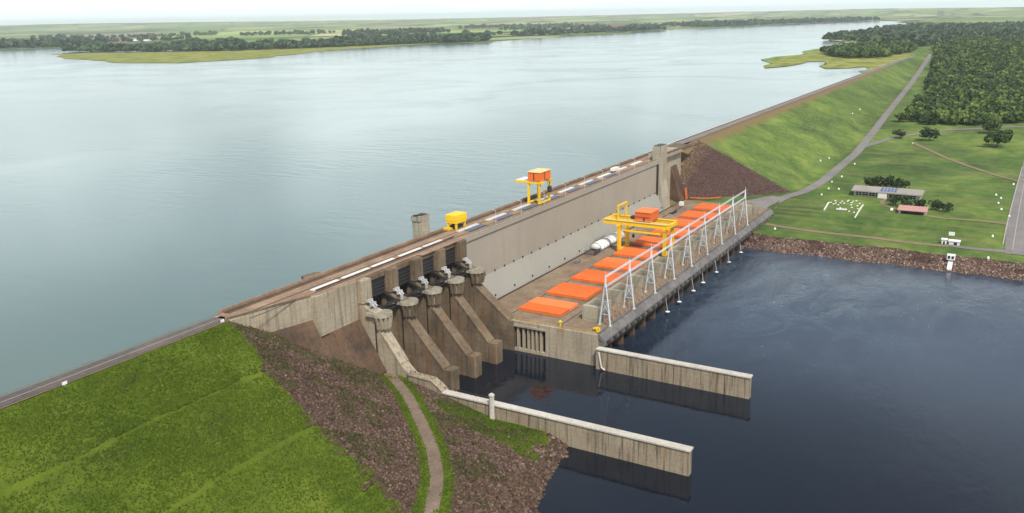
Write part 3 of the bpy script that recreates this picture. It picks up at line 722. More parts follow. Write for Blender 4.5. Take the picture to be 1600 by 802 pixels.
# line towers
TX = [375.6+30.05*k for k in range(9)]
def make_tower(k):
    x = TX[k]; t = empty('line_tower', (x,170,16), f'white steel A-frame line tower on the powerhouse deck edge, {ORD[k]} from the spillway end', 'line tower', 'line towers along the powerhouse deck edge')
    f = lambda t_: (2.9-2.5*t_)
    for s in (-1, 1):
        lg = MB()
        for dx in (-.42,.42): lg.bar((x+dx,170+s*2.9,16.6),(x+dx*.7,170+s*.4,36.8),.26)
        for q in range(11):
            u, w = q/11, (q+1)/11; g = 1 if q % 2 else -1
            lg.bar((x-.4*g*(1-.3*u),170+s*f(u),16.6+20.2*u),(x+.4*g*(1-.3*w),170+s*f(w),16.6+20.2*w),.14)
        build_in(lg, 'leg', M['steel_white'], t)
        build_in(MB().box(x-.9,x+.9,170+s*2.9-.6,170+s*2.9+.6,16.0,16.7), 'foot', M['conc_cap'], t)
    br = MB()
    for z in (22, 28.5):
        u = (z-16.6)/20.2; w = f(u); br.bar((x,170-w,z),(x,170+w,z),.2)
    br.bar((x,170-f(.27),22),(x,170+f(.59),28.5),.14); br.bar((x,170+f(.27),22),(x,170-f(.59),28.5),.14)
    build_in(br, 'brace', M['steel_white'], t)
    build_in(MB().taper((x,170,36.2),(x,170,41.9),.62,.42,6).taper((x,170,41.9),(x,170,44.2),.16,.06,5), 'mast', M['steel_white'], t)
for k in range(9): make_tower(k)
def beam(x0, x1, y, z, label):
    m_ = MB(); 
    for dy, dz in ((-.32,-.28),(.32,-.28),(-.32,.28),(.32,.28)): m_.bar((x0,y+dy,z+dz),(x1,y+dy,z+dz),.17)
    n = 16
    for q in range(n):
        a, b = x0+(x1-x0)*q/n, x0+(x1-x0)*(q+1)/n; s = 1 if q % 2 else -1
        m_.bar((a,y-.32,z-s*.28),(b,y-.32,z+s*.28),.08); m_.bar((a,y+.32,z+s*.28),(b,y+.32,z-s*.28),.08)
        m_.bar((a,y-s*.32,z+.28),(b,y+s*.32,z+.28),.08)
    o = m_.build('cross_beam', M['steel_white'], base=((x0+x1)/2,y,z)); return tag(o, label, 'beam', 'lattice beams joining the line towers')
for k in range(8):
    beam(TX[k]+.3, TX[k+1]-.3, 170, 41.4, f'upper white lattice beam between the {ORD[k]} and {ORD[k+1]} line towers from the spillway end')
    beam(TX[k]+.3, TX[k+1]-.3, 170, 36.3, f'lower white lattice beam between the {ORD[k]} and {ORD[k+1]} line towers from the spillway end')
# transformer bays
for k in range(10):
    x = 378.6+30.05*k
    t = empty('transformer_bay', (x+6,179,16), f'beige walled transformer bay behind the line towers, {ORD[k]} from the spillway end', 'transformer bay', 'transformer bays along the powerhouse deck')
    build_in(MB().box(x,x+3.0,174.4,184.0,16.004,23.6).box(x-.15,x+.01,175.2,183.2,17.2,22.6), 'side_wall', M['beige'], t)
    build_in(MB().box(x+13,x+14.2,174.4,184.0,16.004,23.6), 'side_wall', M['beige'], t)
    build_in(MB().box(x+1.2,x+13,182.9,184.0,16.004,23.2), 'back_wall', M['beige'], t)
    tr = MB().box(x+3.4,x+11,175.6,180.8,16.3,20.8,bev=.2)
    for q in range(6): tr.box(x+3.6+q*1.25,x+4.2+q*1.25,174.3,175.6,16.8,20.0)
    tr.taper((x+5,181.6,21.6),(x+9.6,181.6,21.6),.7,.7,10)
    build_in(tr, 'transformer', M['trafo'], t)
    for q in range(3):
        build_in(MB().taper((x+5+q*2.2,178,20.8),(x+5+q*2.2,177,24.6),.38,.2,8), 'bushing', M['insul'], t)
pp = MB().taper((0,0,0),(0,0,1.2),.42,.38,6).taper((0,0,1.2),(0,0,5.6),.26,.2,6).taper((0,0,5.6),(0,0,6.6),.36,.3,6)
p0 = pp.build('insulator_post', M['insul'])
tag(p0, 'slender beige insulator post on the outer powerhouse deck, in the row below the line towers', 'insulator post', 'insulator posts along the powerhouse deck edge')
pl_ = [(TX[0]+4.2+k*5.0, 169.3+(k % 2)*.2) for k in range(56) if abs(((4.2+k*5.0) % 30.05)) > 2.0] + [(TX[0]+6+k*7.5, 173.2) for k in range(36)]
for k, (x, y) in enumerate(pl_):
    o = p0 if k == 0 else p0.copy()
    if k: COL.objects.link(o)
    o.location = (x, y, 16.0); o.scale = (1, 1, .8+.35*random.random())
# hanging float arms
for k, (x, y) in enumerate([(448,164.6),(468,164.9),(492,164.6),(511,164.9),(537,164.6),(564,164.6),(592,164.6)]):
    t = empty('float_arm', (x,y,2), f'white disc on a thin arm hanging under the powerhouse gallery, {ORD[k]} from the spillway end', 'gauge', 'white discs hanging below the gallery')
    build_in(MB().taper((x,165.6,10.6),(x,y-.4,2.4),.13,.12,6), 'arm', M['steel_white'], t)
    build_in(MB().lathe((x,y-.4,2.2),[(0,-.15),(1.15,-.15),(1.3,.05),(1.15,.2),(0,.3)],14), 'disc', M['white'], t)

# gantry cranes
def gantry_ph():
    t = empty('gantry_crane', (514,205,16), 'tall yellow gantry crane with an orange cabin straddling the orange hatch covers', 'gantry crane')
    for x in (508.2, 521.4):
        for y in (220.6, 189.6):
            lg = MB(); w = 1.25
            lg.box(x-w, x+w, y-.9, y+.9, 17.2, 34.4); lg.box(x-1.7,x+1.7,y-1.2,y+1.2,33.0,34.4)
            build_in(lg, 'leg', M['yellow'], t)
        g = MB().box(x-1.25,x+1.25,186.4,231.5,34.41,37.4)
        g.box(x-1.5,x+1.5,186.4,231.5,37.2,37.5)
        build_in(g, 'girder', M['yellow'], t)
    for y in (220.6, 189.6):
        build_in(MB().box(507.6,522,y-1.1,y+1.1,16.6,18.0), 'sill_beam', M['yellow'], t)
        for x in (508.4,511,518.6,521.2): build_in(MB().taper((x,y-.5,16.7),(x,y+.5,16.7),.55,.55,12), 'wheel', M['dark_steel'], t)
    build_in(MB().box(509.5,520.1,229.4,231.6,34.9,37.0).box(509.5,520.1,186.4,188.2,34.9,37.0), 'end_tie', M['yellow'], t)
    c = build_in(MB().box(507.8,521.8,199.2,209.8,38.0,43.6,bev=.3), 'cabin', M['orange'], t)
    MB().box(507.4,522.2,198.8,210.2,43.61,44.0).build('roof', M['orange2'], c, base=tuple(t.location))
    MB().box(507.65,507.8,199.6,209.4,40.4,40.7).box(507.6,507.8,203,204.2,38.1,40.2).build('trim', M['dark_steel'], c, base=tuple(t.location))
    jf = MB().bar((508.2,221.5,37.5),(508.2,221.5,46.2),1.0).bar((521.4,221.5,37.5),(521.4,221.5,46.2),1.0).bar((507.6,221.5,46.4),(522,221.5,46.4),1.1)
    build_in(jf, 'jib_frame', M['yellow'], t)
    rl = MB().bar((506.8,188,38.6),(506.8,230.5,38.6),.12).box(506.4,507.0,188,230.5,37.2,37.35)
    for y in np.arange(188,231,3.5): rl.bar((506.8,y,37.3),(506.8,y,38.6),.1)
    build_in(rl, 'walkway', M['white'], t)
    build_in(MB().box(507.4,509.8,192.0,218.2,30.4,31.2), 'tie_beam', M['yellow'], t)
    hk = MB().box(513,516.6,212,215,37.6,39.4).bar((514.8,213.5,37),(514.8,213.5,27),.2).box(514,515.6,212.9,214.1,25,27)
    build_in(hk, 'hoist', M['dark_steel'], t)
    ld = MB()
    for s in (-.4,.4): ld.bar((506.75,220.6+s,17.5),(506.75,220.6+s,34),.1)
    for z in np.arange(18,34,.8): ld.bar((506.75,220.2,z),(506.75,221,z),.08)
    build_in(ld, 'ladder', M['yellow'], t)
gantry_ph()
def gantry_crest():
    t = empty('gantry_crane', (464,255,54.3), 'slim yellow gantry crane with an orange machine house standing on the dam crest', 'gantry crane')
    for x in (457.4, 469.6):
        for y in (251.2, 258.6):
            build_in(MB().box(x-.6,x+.6,y-.6,y+.6,55.4,67.0).bar((x,y,63.5),(x+(1.8 if x<460 else -1.8),y,66.9),.5), 'leg', M['yellow'], t)
        build_in(MB().box(x-.9,x+.9,248.4,268.0,67.01,68.2), 'girder', M['yellow'], t)
    for y in (251.2, 258.6):
        build_in(MB().box(456.4,470.6,y-.7,y+.7,54.7,55.5), 'sill_beam', M['yellow'], t)
        for x in (457,459,468,470): build_in(MB().taper((x,y-.4,54.72),(x,y+.4,54.72),.42,.42,10), 'wheel', M['dark_steel'], t)
    build_in(MB().box(458.3,468.7,262.5,267.8,68.0,68.5), 'platform', M['white'], t)
    c = build_in(MB().box(456.8,470.4,250.4,258.8,68.6,73.8,bev=.25), 'machine_house', M['orange'], t)
    MB().box(456.4,470.8,250.0,259.2,73.81,74.2).build('roof', M['cream'], c, base=tuple(t.location))
    MB().box(462.5,463,250.2,250.38,68.8,73.4).box(456.6,456.78,254.4,254.9,68.8,73.4).build('trim', M['dark_steel'], c, base=tuple(t.location))
    build_in(MB().box(465.6,468.4,248.6,250.2,60.6,64.2).bar((467,249.4,64),(467,249.4,67),.3), 'cab', M['dark_steel'], t)
gantry_crest()
t = empty('gate_hoist_frame', (384,262.5,54.3), 'small yellow hoist frame on the crest beside the square concrete tower', 'hoist')
for x in (380.2, 388.2):
    for y in (260.2, 265.2): build_in(MB().box(x-.5,x+.5,y-.5,y+.5,54.5,59.2), 'leg', M['yellow'], t)
build_in(MB().box(379.2,389.2,259.2,266.2,59.2,62.6,bev=.3).box(379.4,389,259.4,266,57.9,59.19), 'hoist_box', M['yellow'], t)
build_in(MB().box(376.4,379.6,262.2,266.4,54.5,55.6), 'base_frame', M['yellow'], t)
build_in(MB().box(382,386.6,262,264.6,55.6,57.8), 'winch', M['dark_steel'], t)

# white shelter on the deck, truck, small yellow kit
t = empty('vaulted_shelter', (521,234.8,16), 'long white barrel roofed shelter against the foot of the dam', 'shelter')
pr = [(234.8+4.2*math.cos(PI*q/12), 17.2+4.4*math.sin(PI*q/12)) for q in range(13)]
build_in(MB().prism_x(pr+[(230.6,16),(239.0,16)][::1] if False else pr, 503, 542), 'vault', M['white'], t, True)
mb = MB().box(503.4,541.6,231.0,231.4,16,17.3).box(503.4,541.6,238.3,238.7,16,17.3)
for q in range(9): mb.box(503+q*4.8,503.5+q*4.8,230.8,231.5,16,17.4)
build_in(mb, 'side_wall', M['trafo'], t)
ribs = MB()
for q in range(9):
    x = 503+q*4.85
    for a, b in zip(pr[:-1], pr[1:]): ribs.bar((x,a[0],a[1]),(x,b[0],b[1]),.28)
build_in(ribs, 'rib', M['trafo'], t)
for k, (x, y, w, d, h_, c_, lab) in enumerate([(470,232,5,2.4,1.6,'trafo','grey steel crate by the dam foot on the powerhouse deck near the fence'),(556,231,6,2.6,2.4,'beige','beige site container behind the gantry crane near the white shelter'),(600,226,8,1.6,.9,'dark_steel','dark stack of steel stoplogs lying on the far half of the powerhouse deck'),(628,228,9,1.8,1.1,'dark_steel','longest dark stack of steel stoplogs near the abutment tower'),(660,232,3.2,3,2.8,'white','small white hut at the foot of the abutment tower')]):
    cr = MB().box(x,x+w,y,y+d,16.15,16.15+h_)
    for q in range(3): cr.box(x+.3+q*(w-1)/2,x+.6+q*(w-1)/2,y-.06,y+d+.06,16.0,16.2+h_)
    tag(cr.build('crate' if k in (0,) else 'site_container' if k == 1 else 'stoplog_stack' if k < 4 else 'hut', M[c_], base=(x,y,16)), lab, ['crate','container','stoplogs','stoplogs','hut'][k])
t = empty('steel_fence', (497,234,16), 'blue grey picket fence closing the near end of the white shelter', 'fence')
mb = MB()
for q in range(15): mb.box(492.5+q*.62,492.75+q*.62,230.6,230.85,16,19)
for q in range(12): mb.box(492.5,492.75,230.6+q*.62,230.85+q*.62,16,19)
build_in(mb, 'picket', M['blue'], t); build_in(MB().box(492.5,501.5,230.62,230.8,18.4,18.6).box(492.5,501.5,230.62,230.8,16.5,16.7), 'rail', M['blue'], t)
t = empty('truck', (586,257.5,54.3), 'small white truck parked on the far part of the dam crest', 'truck')
build_in(MB().box(578.6,586,256.2,258.8,55.2,57.4,bev=.12), 'cargo_box', M['white'], t)
cb = build_in(MB().prism_y([(586.3,55.1),(586.3,57.2),(588.2,57.2),(589.2,56.1),(589.5,55.1)], 256.3, 258.7), 'cab', M['white'], t)
MB().add([(588.3,256.5,57.05),(588.3,258.5,57.05),(589.22,258.5,56.15),(589.22,256.5,56.15)],[(0,1,2,3)]).build('windscreen', M['glass'], cb, base=tuple(t.location))
build_in(MB().box(578.8,589.3,256.6,258.4,54.7,55.1), 'chassis', M['dark_steel'], t)
for x in (580.6, 587.6):
    for y in (256.3, 258.4): build_in(MB().taper((x,y,54.72),(x,y+.4,54.72),.46,.46,12), 'wheel', M['dark_steel'], t)
for k in range(9):
    x = 400+k*28.0
    l_ = MB().bar((x,247.2,54.3),(x,247.2,62.5),.14).bar((x,247.2,62.4),(x,248.8,62.8),.12).box(x-.2,x+.2,248.5,249.4,62.6,62.85)
    tag(l_.build('lamp_post', M['steel_white'], base=(x,247.2,54.3)), f'thin grey lamp post on the downstream edge of the dam crest, {ORD[k]} from the spillway', 'lamp post', 'lamp posts along the dam crest')
t = empty('valve_stand', (378,197.5,16), 'small yellow valve stand on the near edge of the powerhouse deck', 'valve')
t.location = (365.2,189.6,16)
build_in(MB().taper((365.2,189.6,16),(365.2,189.6,18.2),.5,.42,10), 'stem', M['yellow'], t); build_in(MB().lathe((365.2,189.6,18.2),[(0,0),(.9,0),(.9,.3),(.4,.6),(0,.65)],12), 'wheel', M['yellow'], t)
t = empty('equipment_stack', (364.6,171,16), 'pile of yellow steel fittings at the river corner of the powerhouse deck', 'equipment')
for q in range(9):
    a = random.random()*PI; cx, cy = 365.2+random.random()*3.2, 168.9+random.random()*3.4; z = 16.4+(q//3)*.55
    build_in(MB().bar((cx-1.4*math.cos(a),cy-1.2*math.sin(a),z),(cx+1.4*math.cos(a),cy+1.2*math.sin(a),z+.2),.5), 'fitting', M['yellow'], t)
t = empty('orange_mast', (690,236,16), 'leaning orange steel ladder mast in front of the dark rock slope', 'mast')
build_in(MB().bar((686.5,238.5,16),(688,240,25),.45).bar((688,238.0,16),(689.3,239.5,25),.45), 'rail', M['orange'], t)
rg = MB()
for q in range(12):
    u = q/11; rg.bar((686.5+1.5*u,238.5+1.5*u,16+9*u),(688+1.3*u,238+1.5*u,16+9*u),.2)
build_in(rg, 'rung', M['orange'], t)
t = empty('orange_barrier', (700,222,16), 'low orange barrier along the rock toe behind the powerhouse deck', 'barrier')
build_in(MB().bar((689,236,17),(694,221,17),.5,.9).bar((694,221,17),(702,214,17),.5,.9), 'rail', M['orange'], t)
mb = MB()
for (x,y) in ((689,236),(691.5,228.5),(694,221),(698,217.5),(702,214)): mb.box(x-.2,x+.2,y-.2,y+.2,15.6,17.2)
build_in(mb, 'stake', M['dark_steel'], t)

# ------------------------------------------------------------------ right bank buildings and small things
t = empty('long_building', (780,94,15), 'long low building with grey sheet roof on the lawn beyond the river', 'building')
build_in(MB().box(764.5,783,69.5,120,14.9,19.2), 'wall', M['wallb'], t)
build_in(MB().prism_y([(761.5,19.21),(761.5,20.1),(774,22.2),(786,20.1),(786,19.21)], 67.6, 121.6), 'roof', M['roof'], t)
for q in range(9):
    y = 118.4-q*5.2
    w = build_in(MB().box(764.2,764.48,y-4.3,y,15.8,18.9), 'window', M['glass'], t)
    MB().box(764.05,764.19,y-2.25,y-2.05,15.8,18.9).box(764.05,764.19,y-4.3,y,17.3,17.45).build('frame', M['white'], w, base=tuple(t.location))
for q in range(5):
    y = 99.5-q*2.6
    a, b = (763.2, 20.46), (772.2, 21.98)
    build_in(MB().add([(a[0],y,a[1]),(a[0],y-1.7,a[1]),(b[0],y-1.7,b[1]),(b[0],y,b[1])] + [(a[0],y,a[1]+.25),(a[0],y-1.7,a[1]+.25),(b[0],y-1.7,b[1]+.25),(b[0],y,b[1]+.25)],[(3,2,1,0),(4,5,6,7),(0,1,5,4),(1,2,6,5),(2,3,7,6),(3,0,4,7)]), 'blue_roof_panel', M['solar'], t)
build_in(MB().box(761.7,764.4,94,101,14.9,19.1), 'porch', M['white'], t)
t = empty('small_building', (714,69,14.6), 'small pink roofed shed under bushes below the long grey building', 'building')
build_in(MB().box(712,718.5,59.5,78.5,13.5,17.0), 'wall', M['wallb'], t)
build_in(MB().prism_y([(710.2,17.01),(710.2,17.5),(720,19.4),(720,18.9)], 58.6, 79.4), 'roof', M['pinkroof'], t)
w = build_in(MB().box(711.7,711.98,61,77,14.2,16.6), 'opening', M['slot'], t)
# white lawn slabs
def lump(mb, x, y, z, r, h):
    mb.lathe((x,y,z),[(r,-.3),(r*1.02,h*.35),(r*.75,h*.8),(r*.3,h),(0,h*1.02)],9)
GRP = 'white slabs set out on the lawn before the long building'
cl = [(727,131),(726,127),(729,124),(722,128),(720,124),(735,129),(736,124),(737,120),(739,116),(733,116),(724,115),(716,113),(712,121),(709,116),(705,113),(703,109),(714,108),(722,110),(741,120),(742,114),(732,110),(728,121)]
s0 = MB().box(-.7,.7,-.5,.5,-.3,.6,bev=.15).build('lawn_slab', M['white'])
tag(s0, 'small white slab among the scattered slabs on the lawn before the long building', 'slab', GRP)
for k, (x, y) in enumerate(cl):
    o = s0 if k == 0 else s0.copy()
    if k: COL.objects.link(o)
    o.location = (x, y, tz(x, y)); o.rotation_euler = (0,0,random.random()*3)
for a, b, lab in (((702,131),(727,132.5),'long narrow white slab at the river road end of the lawn slabs nearest the powerhouse'),((690,106),(728,106.5),'long narrow white slab on the lawn closest to the pink roofed shed'),((708,123),(709,116),'broad white slab in the middle of the lawn slabs')):
    m_ = MB(); n = 6
    w = .9 if 'narrow' in lab else 1.4
    for q in range(n):
        u = (q+.5)/n; x, y = a[0]+(b[0]-a[0])*u, a[1]+(b[1]-a[1])*u
        dx, dy = abs(b[0]-a[0])/n/2+.02 if abs(b[0]-a[0]) > 5 else w, abs(b[1]-a[1])/n/2+.02 if abs(b[0]-a[0]) <= 5 else w/2
        m_.box(x-dx, x+dx, y-dy, y+dy, tz(x,y)-.4, tz(x,y)+.6)
    tag(m_.build('lawn_slab', M['white'], base=((a[0]+b[0])/2,(a[1]+b[1])/2,tz(*a))), lab, 'slab', GRP)
# white roadside markers
mk = [(909,177,'on the embankment foot uphill of the toe road'),(937,174,'farthest up the embankment foot by the toe road'),(926,147,'on the lawn edge across the toe road from the embankment'),(848,145,'on the lawn side of the toe road, second nearest the bend'),
      (818,148,'beside the toe road opposite the long building'),(784,144,'on the lawn corner between the toe road and the long building'),(755,144,'on the lawn just below the toe road bend'),(786,136,'on the lawn in front of the long building gable'),
      (643,154,'on the grass bank beside the powerhouse corner'),(813,17,'topmost of the row beside the highway'),(800,13,'second from the top of the row beside the highway'),(778,14,'in the middle of the row beside the highway'),
      (754,11,'lowest of the row beside the highway'),(730,5,'on the highway verge at the garden drive junction'),(676,13,'on the grass inside the highway curve'),(628,13,'on the river bank beside the river road'),
      (870,6,'at the top of the highway where the foot track ends'),(733,52,'beside the bushes at the end of the pink roofed shed'),(1085,112,'at the top of the foot track by the branch road'),(1180,-2,'on the branch road verge below the forest'),
      (1297,205,'on the bright grass of the far embankment'),(1240,205,'low on the far embankment near the toe road'),(792,86,'on the ground behind the long building')]
for x, y, w in mk:
    m_ = MB(); z = tz(x, y); lump(m_, x, y, z, .78, 1.45)
    tag(m_.build('white_marker', M['white'], base=(x,y,z), smooth=True), 'white rounded marker stone '+w, 'marker', 'white marker stones on the grass')
for (x, y, z, w) in ((150,256.0,54,'beside the crest road far from the spillway'),(216,257.6,54,'beside the crest road where the concrete wall starts')):
    t = empty('road_sign', (x,y,z-.4), 'small white sign on the grass edge '+w, 'sign')
    build_in(MB().bar((x,y,z-.6),(x,y,z+.6),.12), 'post', M['white'], t); build_in(MB().box(x-.8,x+.8,y-.12,y+.12,z+.3,z+1.3), 'board', M['white'], t)
# gauge hut and white kiosk by the river road
t = empty('kiosk', (652,37,9), 'pair of white kiosks at the end of the river road', 'kiosk')
build_in(MB().box(648.5,651.5,39.5,42.5,8.5,12.2), 'hut', M['white'], t); build_in(MB().box(648.3,652.5,31.5,38,8.5,11.6), 'hut', M['white'], t)
build_in(MB().box(648.0,652.0,39,43,12.21,12.6).box(647.8,653,31,38.5,11.61,12.0), 'roof', M['white'], t)
build_in(MB().box(648.2,648.28,33,35,8.9,11).box(648.38,648.48,40.4,41.6,8.9,11), 'door', M['slot'], t)
t = empty('white_board', (671,38,10.5), 'white notice board on the grass behind the kiosks', 'sign')
build_in(MB().box(669.8,670.2,36.2,40,10.6,13.2), 'board', M['white'], t); build_in(MB().bar((670,36.8,9.6),(670,36.8,11),.25).bar((670,39.4,9.6),(670,39.4,11),.25), 'post', M['dark_steel'], t)
t = empty('water_gauge', (619,34,0), 'white stepped water gauge structure on the rocky river bank', 'water gauge')
build_in(MB().prism_y([(612.5,-1),(612.5,1.8),(615,3.4),(621,6.4),(621,-1)],32.6,35.4), 'ramp', M['white'], t)
build_in(MB().box(617.5,621.5,31.6,36.4,6.4,9.6), 'hut', M['white'], t)
build_in(MB().box(617.3,617.48,32.2,33.6,7.2,9).box(617.3,617.48,34.4,35.8,7.2,9), 'window', M['slot'], t)
t = empty('parked_car', (717,83,14.8), 'white car parked on the drive beside the pink roofed shed', 'car')
z = tz(717,84)
build_in(MB().prism_y([(715,z+.5),(715,z+1.1),(716,z+1.2),(716.8,z+1.8),(718.6,z+1.8),(719.4,z+1.2),(720.2,z+1.1),(720.2,z+.5)],83,84.9), 'body', M['white'], t)
build_in(MB().box(716.6,718.9,82.96,84.94,z+1.25,z+1.65), 'glazing', M['glass'], t)
for x in (716,719.2):
    for y in (82.95,84.6): build_in(MB().taper((x,y,z+.45),(x,y+.35,z+.45),.42,.42,10), 'wheel', M['dark_steel'], t)
t = empty('farm_shed', (3900,5200,50), 'long white farm shed far across the reservoir', 'building')
build_in(MB().box(3860,3890,5020,5200,49.7,57), 'wall', M['white'], t); build_in(MB().prism_y([(3855,57.01),(3875,64),(3895,57.01)],5015,5205), 'roof', M['white'], t)

# ------------------------------------------------------------------ vegetation
def crown_np(rg, rx, rz, n, leaf, k=8):
    """leaf clumps spread through several lobes; origin at the crown's foot"""
    c = rg.normal(size=(k,3)); c /= np.linalg.norm(c, axis=1)[:,None]; c *= rg.uniform(.25,.72,(k,1)); c[:,2] *= .8
    R = rg.uniform(.32,.55,k); w = rg.integers(0,k,n)
    d = rg.normal(size=(n,3)); d /= np.linalg.norm(d, axis=1)[:,None]
    p = c[w]+d*(R[w]*rg.uniform(.65,1.05,n))[:,None]
    p = p*np.array([rx,rx,rz])+np.array([0,0,rz*.85])
    nrm = d+rg.normal(size=(n,3))*.55; nrm /= np.linalg.norm(nrm, axis=1)[:,None]
    a = np.cross(nrm, rg.normal(size=(n,3))); a /= np.linalg.norm(a, axis=1)[:,None]; b = np.cross(nrm, a)
    s = leaf*rg.uniform(.6,1.3,n)[:,None]
    V = np.stack([p-a*s-b*s*.7, p+a*s-b*s*.6, p+a*s*.8+b*s*.8, p-a*s*.7+b*s], 1).reshape(-1,3)
    V[:,2] = np.maximum(V[:,2], .02*rz)
    F = np.arange(4*n).reshape(n,4); rnd = np.repeat(rg.uniform(0,1,n)*.6+.4*np.repeat(rg.uniform(0,1),n), 4)
    return V, F, rnd
def tree(name, x, y, h, rx, label, cat, mat, seed, n=420, group=None, z=None, leaf=.55):
    z = tz(x, y) if z is None else z; rg = np.random.default_rng(seed)
    t = empty(name, (x,y,z), label, cat, group)
    th = h*.16; rz = (h-th)/1.75
    tb = MB(); tb.taper((0,0,-.3),(0,0,th*1.3),.045*h*.6,.03*h*.6,8)
    for q in range(4):
        a = q*1.6+seed; tb.taper((0,0,th*.9),(rx*.5*math.cos(a),rx*.5*math.sin(a),th+rz*.9),.018*h,.007*h,6)
    tb.build('trunk', M['bark'], t)
    V, F, r = crown_np(rg, rx, rz, n, leaf*h/9); V[:,2] += th*.55
    np_mesh('crown', V, F, mat, t, {'rnd': r})
tree('tree', 1120, 129, 12, 11, 'wide low dark tree beside the branch road, closest to the toe road', 'tree', M['leaf_dark'], 1)
tree('tree', 1112, 97, 17, 13, 'round dark tree beside the branch road in the open meadow', 'tree', M['leaf_dark'], 2)
tree('tree', 1090, 28, 25, 15, 'tall spreading tree standing alone in the bright meadow', 'tree', M['leaf'], 3, 520)
tree('tree', 1190, 40, 20, 14, 'pale green tree behind the lone meadow tree at the branch road', 'tree', M['leaf'], 4)
tree('tree', 1400, 138, 10, 7, 'small round tree beside the toe road below the far embankment', 'tree', M['leaf_dark'], 9)
for q, (x, y, h, r) in enumerate([(803,113,12,8),(806,105,13,8.5),(808,97,13,8.5),(806,89,12.5,8)]):
    tree('tree', x, y, h, r, f'bushy tree in the clump behind the long building, {ORD[q]} from its dam end', 'tree', M['leaf_dark'], 20+q, 380, 'trees behind the long building')
for q, (x, y, h, r) in enumerate([(737,84,9.5,7),(735,75,10,7.5),(732,66,9.5,7),(730,57,9.5,7),(728,47,8.5,6.5)]):
    tree('bush', x, y, h, r, f'dark bush between the long building and the pink roofed shed, {ORD[q]} from the dam end', 'bush', M['leaf_dark'], 30+q, 320, 'bushes beside the pink roofed shed')

def scatter(name, pts, temps, mat, smin_, smax_, zfun, squash=None, seed=0, sink=0.0):
    rg = np.random.default_rng(seed); Vs, Fs, Rs = [], [], []; base = 0
    tid = rg.integers(0, len(temps), len(pts))
    for k, (TV, TF, TR) in enumerate(temps):
        P = pts[tid == k]; n = len(P)
        if not n: continue
        a = rg.uniform(0, 2*PI, n); s = rg.uniform(smin_, smax_, n); ca, sa = np.cos(a), np.sin(a)
        X = (TV[None,:,0]*ca[:,None]-TV[None,:,1]*sa[:,None])*s[:,None]+P[:,0:1]
        Y_ = (TV[None,:,0]*sa[:,None]+TV[None,:,1]*ca[:,None])*s[:,None]+P[:,1:2]
        zz = zfun(P[:,0], P[:,1])-sink*s
        Z_ = TV[None,:,2]*s[:,None]*rg.uniform(.8,1.2,n)[:,None]+zz[:,None]
        Vs.append(np.stack([X,Y_,Z_],-1).reshape(-1,3))
        Fs.append((TF[None]+(np.arange(n)*len(TV))[:,None,None]).reshape(-1,TF.shape[1])+base); base += n*len(TV)
        Rs.append(np.clip(TR[None,:]*.4+rg.uniform(0,1,n)[:,None]*.6, 0, 1).ravel())
    return np_mesh(name, np.concatenate(Vs), np.concatenate(Fs), mat, None, {'rnd': np.concatenate(Rs)})
rg = np.random.default_rng(5)
tuft = []
for k in range(4):
    V, F = [], []
    for q in range(5):
        a = rg.uniform(0,2*PI); r = rg.uniform(0,.35); cx, cy = r*math.cos(a), r*math.sin(a); b = rg.uniform(0,2*PI); w = .2; h = rg.uniform(.4,.85)
        V += [(cx-w*math.cos(b),cy-w*math.sin(b),-.05),(cx+w*math.cos(b),cy+w*math.sin(b),-.05),(cx+rg.uniform(-.35,.35),cy+rg.uniform(-.35,.35),h)]; F.append((3*q,3*q+1,3*q+2))
    tuft.append((np.array(V), np.array(F), np.repeat(rg.uniform(0,1,5),3)))
px_, py_ = rg.uniform(92,222,170000), rg.uniform(120,256,170000)
a, u, zl_, d, sh = left_parts(px_, py_)
dens = .55+.45*wob(px_, py_, .06, 3)
ok = (np.minimum(a,u) < zl_-.2) & (py_ < 256) & (rg.uniform(0,1,len(px_)) < dens)
qx, qy = rg.uniform(190,284,46000), rg.uniform(128,250,46000)
a2, u2, z2, d2, s2 = left_parts(qx, qy)
pt = 1.35*np.exp(-(((qx-274)/11)**2+((qy-170)/20)**2))+.8*np.exp(-(((qx-274)/5)**2+((qy-192)/10)**2))+.7*np.exp(-(((qx-262)/3)**2+((qy-150)/6)**2))+.9*np.exp(-(((qx-283)/7)**2+((qy-232)/9)**2))
ok2 = ((np.abs(np.abs(d2)-4.4-wob(qx,qy,.25,3)*.7) < 2.2*rg.uniform(.3,1.3,len(qx))) | ((pt > .45) & ((d2 < 0) | (qy > 222)))) & (z2 > .6) & (qx < 281) & (z2 < np.minimum(a2,u2))
G = np.concatenate([np.stack([px_[ok],py_[ok]],1), np.stack([qx[ok2],qy[ok2]],1)])
tag(scatter('grass_tufts', G, tuft, M['tuft'], .4, .85, terrain, seed=1), 'shaggy bright green grass covering the near embankment', 'grass', kind='stuff')

def rock_t(seed):
    r_ = np.random.default_rng(seed); import bmesh
    bm = bmesh.new(); bmesh.ops.create_icosphere(bm, subdivisions=1, radius=1)
    V = np.array([v.co[:] for v in bm.verts]); F = np.array([[v.index for v in f.verts] for f in bm.faces]); bm.free()
    V = V*r_.uniform(.65,1.15,(len(V),1))*np.array([1,r_.uniform(.6,.95),r_.uniform(.45,.75)])
    return V, F, np.full(len(V), r_.uniform(0,1))
rocks = [rock_t(k) for k in range(7)]
qx, qy = rg.uniform(184,286,42000), rg.uniform(112,256,42000)
a2, u2, z2, d2, s2 = left_parts(qx, qy)
pt = 1.35*np.exp(-(((qx-274)/11)**2+((qy-170)/20)**2))+.8*np.exp(-(((qx-274)/5)**2+((qy-192)/10)**2))+.7*np.exp(-(((qx-262)/3)**2+((qy-150)/6)**2))+.9*np.exp(-(((qx-283)/7)**2+((qy-232)/9)**2))
